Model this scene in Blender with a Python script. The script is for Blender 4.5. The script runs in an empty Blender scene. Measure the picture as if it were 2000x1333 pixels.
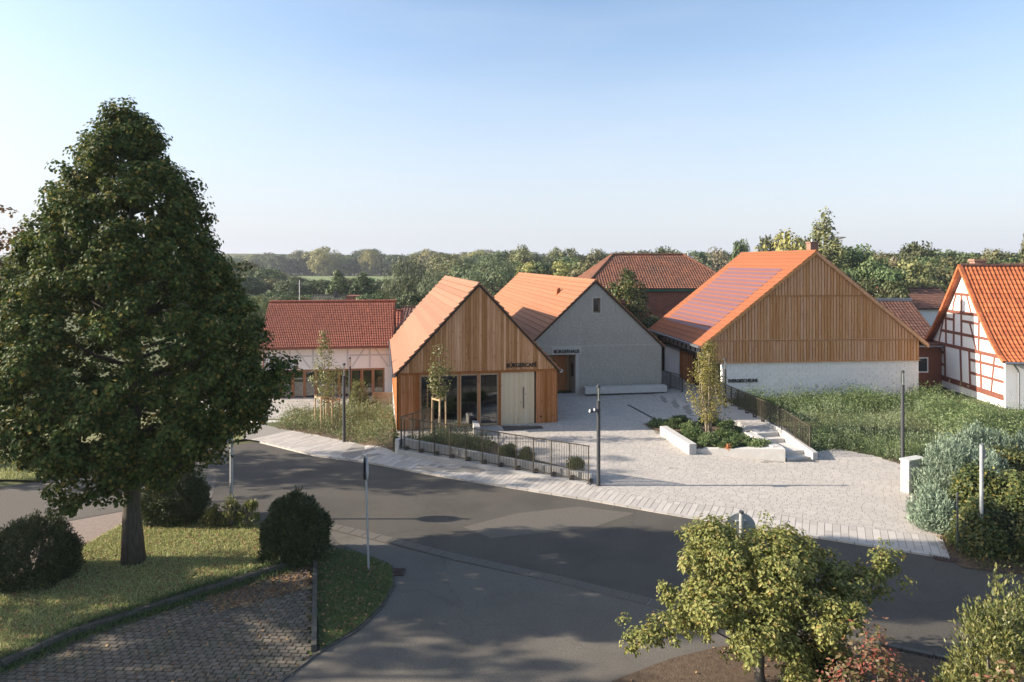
import bpy, bmesh, math, random
import numpy as np
from mathutils import Vector, Matrix

random.seed(7)
rng = np.random.default_rng(7)
SC = bpy.context.scene
COL = SC.collection
PI = math.pi

# ------------------------------------------------------------------ camera, sky, sun, exposure
H = 8.8                     # camera height above the street
F = 2000 * 24 / 36          # focal length in photo pixels
YH = 513                    # horizon row in the photo
cam = bpy.data.cameras.new('camera')
cam.lens = 24; cam.sensor_width = 36; cam.shift_y = -(666.5 - YH) / 2000
cam.clip_end = 6000
co = bpy.data.objects.new('camera', cam); COL.objects.link(co)
co.location = (0, 0, H); co.rotation_euler = (PI / 2, 0, 0)
SC.camera = co

SUN_EL, SUN_AZ = math.radians(22), math.radians(-90)    # azimuth measured from +Y towards +X: the sun stands to the left
wd = bpy.data.worlds.new('World'); SC.world = wd; wd.use_nodes = True
nt = wd.node_tree; nt.nodes.clear()
sk = nt.nodes.new('ShaderNodeTexSky'); sk.sky_type = 'NISHITA'; sk.sun_disc = False
sk.sun_elevation = SUN_EL; sk.sun_rotation = SUN_AZ
sk.air_density = 1.0; sk.dust_density = 2.2; sk.ozone_density = 2.0; sk.altitude = 200
hsv = nt.nodes.new('ShaderNodeHueSaturation'); hsv.inputs['Saturation'].default_value = 0.98; hsv.inputs['Value'].default_value = 1.26
bg = nt.nodes.new('ShaderNodeBackground'); bg.inputs['Strength'].default_value = 0.095
out = nt.nodes.new('ShaderNodeOutputWorld')
nt.links.new(sk.outputs[0], hsv.inputs['Color']); 
tcw = nt.nodes.new('ShaderNodeTexCoord'); sep = nt.nodes.new('ShaderNodeSeparateXYZ'); mr = nt.nodes.new('ShaderNodeMapRange'); mr.interpolation_type = 'SMOOTHSTEP'
mr.inputs[1].default_value = -0.05; mr.inputs[2].default_value = 0.39; mr.inputs[3].default_value = 0.9; mr.inputs[4].default_value = 0.0
mxs = nt.nodes.new('ShaderNodeMixRGB'); mxs.inputs[2].default_value = (3.75, 3.92, 4.38, 1)      # pale hazy air towards the horizon, all round
nt.links.new(tcw.outputs['Generated'], sep.inputs[0]); nt.links.new(sep.outputs['Z'], mr.inputs[0]); nt.links.new(mr.outputs[0], mxs.inputs[0])
nt.links.new(hsv.outputs[0], mxs.inputs[1])
# thin cirrus veils
mpw = nt.nodes.new('ShaderNodeMapping'); mpw.inputs['Scale'].default_value = (1.6, 1.6, 9.0); mpw.inputs['Rotation'].default_value = (0.0, 0.16, 0.0)
nzw = nt.nodes.new('ShaderNodeTexNoise'); nzw.inputs['Scale'].default_value = 1.3; nzw.inputs['Detail'].default_value = 5
rgw = nt.nodes.new('ShaderNodeMapRange'); rgw.inputs[1].default_value = 0.45; rgw.inputs[2].default_value = 0.75; rgw.inputs[4].default_value = 0.13
mxc = nt.nodes.new('ShaderNodeMixRGB'); mxc.inputs[2].default_value = (4.6, 4.7, 4.85, 1)
nt.links.new(tcw.outputs['Generated'], mpw.inputs[0]); nt.links.new(mpw.outputs[0], nzw.inputs['Vector']); nt.links.new(nzw.outputs['Fac'], rgw.inputs[0])
nt.links.new(rgw.outputs[0], mxc.inputs[0]); nt.links.new(mxs.outputs[0], mxc.inputs[1]); nt.links.new(mxc.outputs[0], bg.inputs[0]); nt.links.new(bg.outputs[0], out.inputs[0])

sl = bpy.data.lights.new('sun', 'SUN'); sl.energy = 5.0; sl.angle = math.radians(0.5); sl.color = (1.0, 0.89, 0.76)
so = bpy.data.objects.new('sun', sl); COL.objects.link(so)
sdir = Vector((math.cos(SUN_EL) * math.sin(SUN_AZ), math.cos(SUN_EL) * math.cos(SUN_AZ), math.sin(SUN_EL)))
so.rotation_euler = sdir.to_track_quat('Z', 'Y').to_euler(); so.location = (-40, 20, 40)

vs = SC.view_settings
vs.view_transform = 'Standard'; vs.look = 'None'; vs.gamma = 1; vs.use_curve_mapping = False; vs.exposure = 1.18
SC.display_settings.display_device = 'sRGB'
cy = SC.cycles
cy.max_bounces = 6; cy.diffuse_bounces = 3; cy.glossy_bounces = 3; cy.transmission_bounces = 4; cy.transparent_max_bounces = 8
cy.caustics_reflective = False; cy.caustics_refractive = False; cy.sample_clamp_indirect = 4
cy.use_denoising = True
SC.render.filter_size = 1.2

# ------------------------------------------------------------------ terrain
def sst(a, b, x):
    t = min(1, max(0, (x - a) / (b - a))); return t * t * (3 - 2 * t)

def g(x, y):
    """height of the ground: the street is level, the square rises towards the houses, the museum court lies lower"""
    if y < 29: return 0.0
    right = min(0.055 * (y - 29), 0.77)
    if y > 32.4 and x > 7:
        xl = 10.6 + min(.4, (36 - y) * 0.30)
        right = right + (0.74 - right) * sst(xl - 0.3, xl + 0.45, x) * sst(32.45, 32.75, y)
    left = -min(0.06 * max(0, y - 30), 0.9)
    z = left + (right - left) * sst(-7.6, -5.6, x)
    if y > 62: z *= 1 - sst(62, 95, y)
    return z

def W2(px, py, dz=0.0):
    """ground point seen at a photo pixel"""
    z = 0.0
    for _ in range(25):
        Y = F * (H - z - dz) / (py - YH); X = (px - 1000) / F * Y; z = g(X, Y)
    return (X, Y)

def WP(*pts): return [W2(*p) for p in pts]

# ------------------------------------------------------------------ helpers
class MB:
    def __init__(s): s.v = []; s.f = []
    def add(s, vs, fs):
        b = len(s.v); s.v += [tuple(p) for p in vs]; s.f += [tuple(b + i for i in q) for q in fs]; return s
    def hexa(s, c): return s.add(c, [(0, 3, 2, 1), (4, 5, 6, 7), (0, 1, 5, 4), (1, 2, 6, 5), (2, 3, 7, 6), (3, 0, 4, 7)])
    def box(s, x0, x1, y0, y1, z0, z1):
        return s.hexa([(x0, y0, z0), (x1, y0, z0), (x1, y1, z0), (x0, y1, z0), (x0, y0, z1), (x1, y0, z1), (x1, y1, z1), (x0, y1, z1)])
    def xz(s, poly, y0, y1):            # polygon in the xz plane, counter-clockwise seen from -y, extruded along y
        n = len(poly)
        return s.add([(a, y0, b) for a, b in poly] + [(a, y1, b) for a, b in poly],
                     [tuple(range(n)), tuple(range(2 * n - 1, n - 1, -1))] + [(i, i + n, (i + 1) % n + n, (i + 1) % n) for i in range(n)])
    def yz(s, poly, x0, x1):
        n = len(poly)
        return s.add([(x0, a, b) for a, b in poly] + [(x1, a, b) for a, b in poly],
                     [tuple(range(n - 1, -1, -1)), tuple(range(n, 2 * n))] + [(i, (i + 1) % n, (i + 1) % n + n, i + n) for i in range(n)])
    def xy(s, poly, z0, z1):
        n = len(poly)
        zz = z0 if callable(z0) else (lambda x, y: z0); zt = z1 if callable(z1) else (lambda x, y: z1)
        return s.add([(a, b, zz(a, b)) for a, b in poly] + [(a, b, zt(a, b)) for a, b in poly],
                     [tuple(range(n - 1, -1, -1)), tuple(range(n, 2 * n))] + [(i, (i + 1) % n, (i + 1) % n + n, i + n) for i in range(n)])
    def beam(s, p, q, w, h, up=(0, 0, 1)):
        p = Vector(p); q = Vector(q); d = (q - p).normalized(); u = Vector(up)
        if abs(d.dot(u)) > 0.98: u = Vector((0, 1, 0))
        r = d.cross(u).normalized() * w / 2; u = r.cross(d).normalized() * h / 2
        return s.hexa([p - r - u, p + r - u, p + r + u, p - r + u, q - r - u, q + r - u, q + r + u, q - r + u])
    def tube(s, pts, rad, n=8, cap=True):
        pts = [Vector(p) for p in pts]; b = len(s.v); m = len(pts)
        if not hasattr(rad, '__len__'): rad = [rad] * m
        for i, p in enumerate(pts):
            d = (pts[min(i + 1, m - 1)] - pts[max(i - 1, 0)]).normalized()
            u = Vector((0, 0, 1)) if abs(d.z) < 0.9 else Vector((1, 0, 0))
            a = d.cross(u).normalized(); c = d.cross(a).normalized()
            for k in range(n):
                t = 2 * PI * k / n; s.v.append(tuple(p + (a * math.cos(t) + c * math.sin(t)) * rad[i]))
        for i in range(m - 1):
            for k in range(n):
                k2 = (k + 1) % n
                s.f.append((b + i * n + k, b + i * n + k2, b + (i + 1) * n + k2, b + (i + 1) * n + k))
        if cap:
            s.f.append(tuple(b + k for k in range(n - 1, -1, -1))); s.f.append(tuple(b + (m - 1) * n + k for k in range(n)))
        return s

def mesh_of(name, mb):
    me = bpy.data.meshes.new(name); me.from_pydata(mb.v, [], mb.f)
    bm = bmesh.new(); bm.from_mesh(me); bmesh.ops.recalc_face_normals(bm, faces=bm.faces); bm.to_mesh(me); bm.free()
    return me

def obj(name, mb, m, parent=None, loc=None, rotz=0, smooth=False, kind=None, label=None):
    me = mb if isinstance(mb, bpy.types.Mesh) else mesh_of(name, mb)
    if m is not None and not me.materials: me.materials.append(m)
    if smooth: me.shade_smooth()
    o = bpy.data.objects.new(name, me); COL.objects.link(o)
    if parent is not None: o.parent = parent
    if loc is not None: o.location = loc
    o.rotation_euler.z = rotz
    if kind: o['kind'] = kind
    if label: o['label'] = label
    return o

def thing(name, label, cat, loc=(0, 0, 0), rotz=0, group=None):
    o = bpy.data.objects.new(name, None); COL.objects.link(o); o.empty_display_size = 0.3
    o.location = loc; o.rotation_euler.z = rotz
    return tag(o, label, cat, group)

def tag(o, label, cat, group=None):
    o['label'] = label; o['category'] = cat
    if group: o['group'] = group
    return o

def copy_tree(o, parent=None):
    c = o.copy(); COL.objects.link(c)
    if parent is not None: c.parent = parent
    for ch in o.children: copy_tree(ch, c)
    return c

def inside(p, poly):
    x, y = p; r = False; n = len(poly)
    for i in range(n):
        x1, y1 = poly[i]; x2, y2 = poly[i - 1]
        if (y1 > y) != (y2 > y) and x < (x2 - x1) * (y - y1) / (y2 - y1) + x1: r = not r
    return r

def drape(name, poly, off, m, kind='structure', res=1.0, zf=None, parent=None):
    """a flat outline laid over the terrain"""
    bm = bmesh.new(); bm.faces.new([bm.verts.new((x, y, 0)) for x, y in poly])
    if res:
        xs = [p[0] for p in poly]; ys = [p[1] for p in poly]
        for ax, lo, hi in ((0, min(xs), max(xs)), (1, min(ys), max(ys))):
            k = lo + res
            while k < hi:
                no = (1, 0, 0) if ax == 0 else (0, 1, 0); c = (k, 0, 0) if ax == 0 else (0, k, 0)
                bmesh.ops.bisect_plane(bm, geom=bm.verts[:] + bm.edges[:] + bm.faces[:], plane_co=c, plane_no=no, dist=1e-5); k += res
    for v in bm.verts: v.co.z = (zf or g)(v.co.x, v.co.y) + off
    bmesh.ops.recalc_face_normals(bm, faces=bm.faces)
    if sum(f.normal.z for f in bm.faces) < 0: bmesh.ops.reverse_faces(bm, faces=bm.faces)
    me = bpy.data.meshes.new(name); bm.to_mesh(me); bm.free()
    return obj(name, me, m, parent, kind=kind)

# ------------------------------------------------------------------ materials
def mat(name, c1, c2=None, scale=4.0, rough=0.85, bump=0.0, bscale=40.0, stretch=(1, 1, 1), orand=0.0, irand=0.0, spec=0.25,
        metal=0.0, blotch=0.0, bl_scale=0.5, bl_col=None, detail=6, contrast=(0.3, 0.7), cracks=0.0):
    m = bpy.data.materials.new(name); m.use_nodes = True; n = m.node_tree.nodes; l = m.node_tree.links
    b = n['Principled BSDF']; b.inputs['Roughness'].default_value = rough; b.inputs['Metallic'].default_value = metal
    b.inputs['Specular IOR Level'].default_value = spec
    if c2 is None: c2 = c1
    tc = n.new('ShaderNodeTexCoord'); mp = n.new('ShaderNodeMapping'); mp.inputs['Scale'].default_value = stretch
    oi = n.new('ShaderNodeObjectInfo')
    add = n.new('ShaderNodeVectorMath'); add.operation = 'ADD'
    mul = n.new('ShaderNodeMath'); mul.operation = 'MULTIPLY'; mul.inputs[1].default_value = 137.0 if orand else 0.0
    l.new(oi.outputs['Random'], mul.inputs[0]); l.new(tc.outputs['Object'], add.inputs[0]); l.new(mul.outputs[0], add.inputs[1])
    l.new(add.outputs[0], mp.inputs[0])
    no = n.new('ShaderNodeTexNoise'); no.inputs['Scale'].default_value = scale; no.inputs['Detail'].default_value = detail; no.inputs['Roughness'].default_value = 0.65
    l.new(mp.outputs[0], no.inputs['Vector'])
    cr = n.new('ShaderNodeValToRGB'); e = cr.color_ramp.elements
    e[0].position = contrast[0]; e[1].position = contrast[1]; e[0].color = (*c1, 1); e[1].color = (*c2, 1)
    l.new(no.outputs['Fac'], cr.inputs[0]); col = cr.outputs[0]
    if blotch:
        n2 = n.new('ShaderNodeTexNoise'); n2.inputs['Scale'].default_value = bl_scale; n2.inputs['Detail'].default_value = 5
        l.new(add.outputs[0], n2.inputs['Vector'])
        r2 = n.new('ShaderNodeMapRange'); r2.inputs[1].default_value = 0.45; r2.inputs[2].default_value = 0.7; r2.inputs[4].default_value = blotch
        l.new(n2.outputs['Fac'], r2.inputs[0])
        mx = n.new('ShaderNodeMixRGB'); l.new(r2.outputs[0], mx.inputs[0]); l.new(col, mx.inputs[1]); mx.inputs[2].default_value = (*(bl_col or (0.05, 0.05, 0.05)), 1)
        col = mx.outputs[0]
    if cracks:
        nd = n.new('ShaderNodeTexNoise'); nd.inputs['Scale'].default_value = 0.9; nd.inputs['Detail'].default_value = 4; l.new(tc.outputs['Object'], nd.inputs['Vector'])
        dm = n.new('ShaderNodeVectorMath'); dm.operation = 'MULTIPLY_ADD'; dm.inputs[1].default_value = (1.6, 1.6, 0); l.new(nd.outputs['Color'], dm.inputs[0]); l.new(tc.outputs['Object'], dm.inputs[2])
        vc = n.new('ShaderNodeTexVoronoi'); vc.feature = 'DISTANCE_TO_EDGE'; vc.inputs['Scale'].default_value = 0.17; l.new(dm.outputs[0], vc.inputs['Vector'])
        cr2 = n.new('ShaderNodeMapRange'); cr2.inputs[1].default_value = 0.001; cr2.inputs[2].default_value = 0.006; cr2.inputs[3].default_value = cracks; cr2.inputs[4].default_value = 0.0
        l.new(vc.outputs['Distance'], cr2.inputs[0]); mc = n.new('ShaderNodeMixRGB'); l.new(cr2.outputs[0], mc.inputs[0]); l.new(col, mc.inputs[1]); mc.inputs[2].default_value = (0.025, 0.023, 0.02, 1); col = mc.outputs[0]
    if orand or irand:
        hs = n.new('ShaderNodeHueSaturation'); rn = n.new('ShaderNodeMapRange'); a = orand or irand
        rn.inputs[3].default_value = 1 - a; rn.inputs[4].default_value = 1 + a
        if irand:
            ge = n.new('ShaderNodeNewGeometry'); sm = n.new('ShaderNodeMath'); sm.operation = 'ADD'; fr = n.new('ShaderNodeMath'); fr.operation = 'FRACT'
            l.new(ge.outputs['Random Per Island'], sm.inputs[0]); l.new(oi.outputs['Random'], sm.inputs[1]); l.new(sm.outputs[0], fr.inputs[0]); l.new(fr.outputs[0], rn.inputs[0])
        else: l.new(oi.outputs['Random'], rn.inputs[0])
        l.new(rn.outputs[0], hs.inputs['Value']); l.new(col, hs.inputs['Color']); col = hs.outputs[0]
    l.new(col, b.inputs['Base Color'])
    if bump:
        nb = n.new('ShaderNodeTexNoise'); nb.inputs['Scale'].default_value = bscale; nb.inputs['Detail'].default_value = 4
        l.new(mp.outputs[0], nb.inputs['Vector'])
        bp = n.new('ShaderNodeBump'); bp.inputs['Strength'].default_value = bump; bp.inputs['Distance'].default_value = 0.02
        l.new(nb.outputs['Fac'], bp.inputs['Height']); l.new(bp.outputs[0], b.inputs['Normal'])
    return m

def leafmat(name, cols, trans=0.3, rough=0.5, orand=0.2, pos=None, spec=0.3):
    """leaf colours picked leaf by leaf, with light passing through the blade"""
    m = bpy.data.materials.new(name); m.use_nodes = True; n = m.node_tree.nodes; l = m.node_tree.links
    b = n['Principled BSDF']; b.inputs['Roughness'].default_value = rough; b.inputs['Specular IOR Level'].default_value = spec
    ge = n.new('ShaderNodeNewGeometry'); oi = n.new('ShaderNodeObjectInfo')
    cr = n.new('ShaderNodeValToRGB'); e = cr.color_ramp.elements
    k = len(cols)
    for i, c in enumerate(cols):
        p = pos[i] if pos else i / (k - 1)
        if i == 0: el = e[0]; el.position = p
        elif i == k - 1: el = e[-1]; el.position = p
        else: el = e.new(p)
        el.color = (*c, 1)
    l.new(ge.outputs['Random Per Island'], cr.inputs[0])
    hs = n.new('ShaderNodeHueSaturation'); rn = n.new('ShaderNodeMapRange'); rn.inputs[3].default_value = 1 - orand; rn.inputs[4].default_value = 1 + orand
    rh = n.new('ShaderNodeMapRange'); rh.inputs[3].default_value = 0.5 - orand * 0.08; rh.inputs[4].default_value = 0.5 + orand * 0.08
    l.new(oi.outputs['Random'], rn.inputs[0]); l.new(rn.outputs[0], hs.inputs['Value']); l.new(cr.outputs[0], hs.inputs['Color'])
    l.new(oi.outputs['Random'], rh.inputs[0]); l.new(rh.outputs[0], hs.inputs['Hue'])
    l.new(hs.outputs[0], b.inputs['Base Color'])
    if trans:
        t = n.new('ShaderNodeBsdfTranslucent'); mx = n.new('ShaderNodeMixShader'); mx.inputs[0].default_value = trans
        l.new(hs.outputs[0], t.inputs[0]); l.new(b.outputs[0], mx.inputs[1]); l.new(t.outputs[0], mx.inputs[2])
        l.new(mx.outputs[0], n['Material Output'].inputs[0])
    return m

def wood(name, cols, orand=0.18, grain=9.0, rough=0.75, axis=2):
    """sawn boards: grain along one axis, knots, and each board its own tone"""
    m = bpy.data.materials.new(name); m.use_nodes = True; n = m.node_tree.nodes; l = m.node_tree.links
    b = n['Principled BSDF']; b.inputs['Roughness'].default_value = rough; b.inputs['Specular IOR Level'].default_value = 0.2
    tc = n.new('ShaderNodeTexCoord'); oi = n.new('ShaderNodeObjectInfo'); add = n.new('ShaderNodeVectorMath'); add.operation = 'ADD'
    mul = n.new('ShaderNodeMath'); mul.operation = 'MULTIPLY'; mul.inputs[1].default_value = 91.0
    l.new(oi.outputs['Random'], mul.inputs[0]); l.new(tc.outputs['Object'], add.inputs[0]); l.new(mul.outputs[0], add.inputs[1])
    mp = n.new('ShaderNodeMapping'); s = [grain * 2.5] * 3; s[axis] = grain * 0.09; mp.inputs['Scale'].default_value = s
    l.new(add.outputs[0], mp.inputs[0])
    no = n.new('ShaderNodeTexNoise'); no.inputs['Scale'].default_value = 1.0; no.inputs['Detail'].default_value = 7; no.inputs['Roughness'].default_value = 0.7
    l.new(mp.outputs[0], no.inputs['Vector'])
    cr = n.new('ShaderNodeValToRGB'); e = cr.color_ramp.elements
    e[0].position = 0.3; e[0].color = (*cols[0], 1); e[1].position = 0.72; e[1].color = (*cols[2], 1); x = e.new(0.5); x.color = (*cols[1], 1)
    l.new(no.outputs['Fac'], cr.inputs[0])
    mk = n.new('ShaderNodeMapping'); s = [6.0] * 3; s[axis] = 2.2; mk.inputs['Scale'].default_value = s; l.new(add.outputs[0], mk.inputs[0])
    vo = n.new('ShaderNodeTexVoronoi'); vo.inputs['Scale'].default_value = 1.0; l.new(mk.outputs[0], vo.inputs['Vector'])
    kr = n.new('ShaderNodeMapRange'); kr.inputs[1].default_value = 0.07; kr.inputs[2].default_value = 0.16; kr.inputs[3].default_value = 0.75; kr.inputs[4].default_value = 0.0
    l.new(vo.outputs['Distance'], kr.inputs[0])
    mx = n.new('ShaderNodeMixRGB'); l.new(kr.outputs[0], mx.inputs[0]); l.new(cr.outputs[0], mx.inputs[1]); mx.inputs[2].default_value = (*[c * 0.4 for c in cols[0]], 1)
    hs = n.new('ShaderNodeHueSaturation'); rn = n.new('ShaderNodeMapRange'); rn.inputs[3].default_value = 1 - orand; rn.inputs[4].default_value = 1 + orand
    l.new(oi.outputs['Random'], rn.inputs[0]); l.new(rn.outputs[0], hs.inputs['Value']); l.new(mx.outputs[0], hs.inputs['Color'])
    rs = n.new('ShaderNodeMapRange'); rs.inputs[3].default_value = 1.08; rs.inputs[4].default_value = 0.9; l.new(oi.outputs['Random'], rs.inputs[0]); l.new(rs.outputs[0], hs.inputs['Saturation'])
    l.new(hs.outputs[0], b.inputs['Base Color'])
    bp = n.new('ShaderNodeBump'); bp.inputs['Strength'].default_value = 0.25; bp.inputs['Distance'].default_value = 0.01
    l.new(no.outputs['Fac'], bp.inputs['Height']); l.new(bp.outputs[0], b.inputs['Normal'])
    return m

def glassmat(name, tint=(0.75, 0.8, 0.8), gl=0.12):
    m = bpy.data.materials.new(name); m.use_nodes = True; n = m.node_tree.nodes; l = m.node_tree.links
    n.remove(n['Principled BSDF'])
    t = n.new('ShaderNodeBsdfTransparent'); t.inputs[0].default_value = (*tint, 1)
    gs = n.new('ShaderNodeBsdfGlossy'); gs.inputs['Roughness'].default_value = 0.02
    fr = n.new('ShaderNodeFresnel'); fr.inputs[0].default_value = 1.55
    ad = n.new('ShaderNodeMath'); ad.operation = 'ADD'; ad.inputs[1].default_value = gl; ad.use_clamp = True; l.new(fr.outputs[0], ad.inputs[0])
    mx = n.new('ShaderNodeMixShader'); l.new(ad.outputs[0], mx.inputs[0]); l.new(t.outputs[0], mx.inputs[1]); l.new(gs.outputs[0], mx.inputs[2])
    l.new(mx.outputs[0], n['Material Output'].inputs[0])
    return m

M = {}
M['ground'] = mat('ground', (0.06, 0.075, 0.025), (0.10, 0.105, 0.04), 0.6, 0.95, blotch=0.6, bl_scale=0.08, bl_col=(0.13, 0.11, 0.05))
M['meadow'] = mat('meadow', (0.12, 0.16, 0.05), (0.17, 0.20, 0.07), 0.15, 0.95)
M['asphalt'] = mat('asphalt', (0.058, 0.052, 0.043), (0.112, 0.100, 0.083), 26, 0.9, bump=0.1, bscale=120, blotch=0.8, bl_scale=0.55, bl_col=(0.062, 0.056, 0.046), cracks=.16, detail=12, contrast=(.36, .64))
M['asphalt_old'] = mat('asphalt_old', (0.096, 0.086, 0.071), (0.165, 0.148, 0.123), 26, 0.92, bump=0.1, bscale=120, blotch=0.75, bl_scale=0.6, bl_col=(0.1, 0.089, 0.074), cracks=.14, detail=12, contrast=(.36, .64))
M['asphalt_patch'] = mat('asphalt_patch', (0.088, 0.079, 0.066), (0.150, 0.134, 0.112), 26, 0.92, bump=0.1, bscale=120, detail=12, contrast=(.36, .64))
M['stone'] = mat('granite_paver', (0.375, 0.342, 0.302), (0.485, 0.446, 0.398), 14, 0.85, bump=0.35, bscale=60, irand=0.07, blotch=0.35, bl_scale=0.5, bl_col=(0.37, 0.34, 0.30))
M['slab'] = mat('pavement_slab', (0.39, 0.357, 0.318), (0.495, 0.457, 0.41), 10, 0.85, bump=0.3, bscale=60, irand=0.14, blotch=0.3, bl_scale=0.7, bl_col=(0.33, 0.31, 0.28))
M['joint'] = mat('joint_sand', (0.21, 0.193, 0.168), (0.28, 0.26, 0.23), 20, 0.95)
M['paver'] = mat('old_paver', (0.105, 0.088, 0.068), (0.18, 0.152, 0.122), 12, 0.9, bump=0.4, bscale=60, irand=0.2, blotch=0.4, bl_scale=1.3, bl_col=(0.09, 0.095, 0.055))
M['moss'] = mat('mossy_joint', (0.045, 0.055, 0.02), (0.11, 0.12, 0.035), 14, 0.95)
M['clinker'] = mat('footpath_clinker', (0.22, 0.165, 0.135), (0.31, 0.25, 0.21), 9, 0.9, bump=0.3, bscale=40, irand=0.18)
M['lawn'] = mat('lawn_soil', (0.13, 0.14, 0.05), (0.23, 0.23, 0.09), 4, 0.95, blotch=0.6, bl_scale=0.9, bl_col=(0.14, 0.11, 0.055))
M['earth'] = mat('bare_earth', (0.075, 0.05, 0.032), (0.14, 0.10, 0.065), 9, 0.95, bump=0.8, bscale=30)
M['concrete'] = mat('concrete', (0.46, 0.44, 0.405), (0.54, 0.52, 0.485), 5, 0.8, bump=0.15, bscale=60, blotch=0.25, bl_scale=1.2, bl_col=(0.38, 0.36, 0.33))
M['concrete_grey'] = mat('rough_concrete', (0.33, 0.32, 0.30), (0.43, 0.42, 0.40), 12, 0.9, bump=0.3, bscale=80)
M['kerb_dark'] = mat('weathered_kerb', (0.07, 0.065, 0.055), (0.13, 0.12, 0.10), 9, 0.95, bump=0.5, bscale=40, blotch=0.5, bl_scale=1.5, bl_col=(0.05, 0.055, 0.025))
M['white_wall'] = mat('white_plaster', (0.80, 0.77, 0.735), (0.85, 0.82, 0.785), 3, 0.9, bump=0.15, bscale=25, blotch=0.15, bl_scale=0.4, bl_col=(0.66, 0.62, 0.58))
M['white_brick'] = mat('whitewashed_brick', (0.79, 0.735, 0.67), (0.86, 0.805, 0.74), 8, 0.9, bump=0.25, bscale=25, irand=0.035)
M['grey_render'] = mat('grey_scratch_render', (0.30, 0.278, 0.238), (0.41, 0.385, 0.335), 11, 0.95, bump=0.7, bscale=28, stretch=(0.7, 1, 1.5), contrast=(.4, .6), blotch=.3, bl_scale=1.5, bl_col=(0.27, 0.25, 0.21))
M['grey_smooth'] = mat('grey_smooth_render', (0.40, 0.377, 0.33), (0.455, 0.43, 0.385), 5, 0.9)
M['wood_gable'] = wood('larch_gable', [(0.35, 0.148, 0.060), (0.535, 0.265, 0.118), (0.67, 0.375, 0.188)], 0.28)
M['wood_low'] = wood('larch_low', [(0.27, 0.085, 0.025), (0.42, 0.16, 0.052), (0.53, 0.25, 0.10)], 0.28)
M['wood_barn'] = wood('barn_batten', [(0.365, 0.165, 0.07), (0.545, 0.278, 0.13), (0.66, 0.375, 0.195)], 0.1)
M['wood_frame'] = wood('window_oak', [(0.34, 0.22, 0.12), (0.44, 0.30, 0.18), (0.50, 0.36, 0.23)], 0.08)
M['wood_brown'] = wood('museum_oak', [(0.23, 0.10, 0.05), (0.29, 0.14, 0.07), (0.33, 0.17, 0.09)], 0.1)
M['stake'] = wood('round_stake', [(0.38, 0.25, 0.14), (0.48, 0.34, 0.21), (0.56, 0.42, 0.28)], 0.12)
M['door_cream'] = wood('cream_boards', [(0.60, 0.46, 0.29), (0.66, 0.52, 0.345), (0.70, 0.56, 0.385)], 0.05)
M['backing'] = mat('dark_backing', (0.05, 0.035, 0.025))
M['timber_red'] = mat('oxide_red_timber', (0.165, 0.06, 0.042), (0.225, 0.085, 0.058), 6, 0.85, orand=0.08)
M['timber_dark'] = mat('tarred_timber', (0.035, 0.028, 0.024), (0.06, 0.05, 0.042), 6, 0.85)
M['timber_grey'] = mat('pale_grey_timber', (0.56, 0.545, 0.53), (0.62, 0.60, 0.585), 6, 0.9)
M['tile_cafe'] = mat('clay_tile_salmon', (0.25, 0.122, 0.070), (0.30, 0.152, 0.092), 5, 0.75, orand=0.11, blotch=0.25, bl_scale=0.8, bl_col=(0.32, 0.17, 0.105))
M['tile_haus'] = mat('clay_tile_bright', (0.265, 0.112, 0.053), (0.31, 0.138, 0.070), 5, 0.75, orand=0.05, blotch=0.25, bl_scale=0.8, bl_col=(0.33, 0.155, 0.085))
M['tile_barn'] = mat('clay_tile_barn', (0.245, 0.082, 0.033), (0.285, 0.10, 0.043), 8, 0.75, orand=0.05)
M['tile_red'] = mat('clay_tile_red', (0.255, 0.075, 0.040), (0.345, 0.107, 0.058), 6, 0.6, irand=0.14, spec=0.4)
M['tile_old'] = mat('clay_tile_weathered', (0.36, 0.095, 0.035), (0.52, 0.155, 0.06), 5, 0.75, irand=0.2, blotch=0.35, bl_scale=1.0, bl_col=(0.20, 0.075, 0.04))
M['tile_brown'] = mat('clay_tile_brown', (0.085, 0.043, 0.032), (0.165, 0.083, 0.058), 4, 0.7, irand=0.2)
M['tile_hip'] = mat('clay_tile_mossy', (0.12, 0.055, 0.036), (0.22, 0.09, 0.052), 3, 0.85, irand=0.2, blotch=0.6, bl_scale=0.5, bl_col=(0.10, 0.06, 0.043))
M['brick_red'] = mat('red_brick', (0.20, 0.075, 0.05), (0.28, 0.11, 0.07), 12, 0.9, irand=0.15)
M['solar'] = mat('solar_tile', (0.135, 0.065, 0.072), (0.18, 0.092, 0.098), 10, 0.5, spec=0.35, orand=0.05)
M['brick_brown'] = mat('brown_brick', (0.20, 0.115, 0.085), (0.27, 0.165, 0.125), 14, 0.9, irand=0.12)
M['zinc'] = mat('zinc', (0.30, 0.31, 0.32), (0.38, 0.39, 0.40), 8, 0.45, metal=0.8)
M['steel_dark'] = mat('anthracite_steel', (0.045, 0.047, 0.05), (0.06, 0.062, 0.065), 8, 0.5, spec=0.4)
M['steel_bronze'] = mat('bronze_steel', (0.050, 0.042, 0.031), (0.085, 0.07, 0.048), 8, 0.5)
M['galv'] = mat('galvanised_steel', (0.42, 0.43, 0.43), (0.52, 0.53, 0.53), 12, 0.5, metal=0.5)
M['sign_back'] = mat('sign_back', (0.40, 0.41, 0.40), (0.45, 0.46, 0.45), 6, 0.5)
M['iron'] = mat('cast_iron', (0.05, 0.032, 0.027), (0.085, 0.055, 0.045), 9, 0.8)
M['black'] = mat('black_letter', (0.02, 0.018, 0.016), None, 5, 0.6)
M['lamp_glass'] = glassmat('lamp_glass', (0.86, 0.88, 0.87), 0.05)
M['glass'] = glassmat('window_glass', (0.55, 0.6, 0.6), 0.13)
M['dark_glass'] = mat('dark_glass', (0.02, 0.023, 0.025), None, 5, 0.08, spec=0.6)
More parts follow.
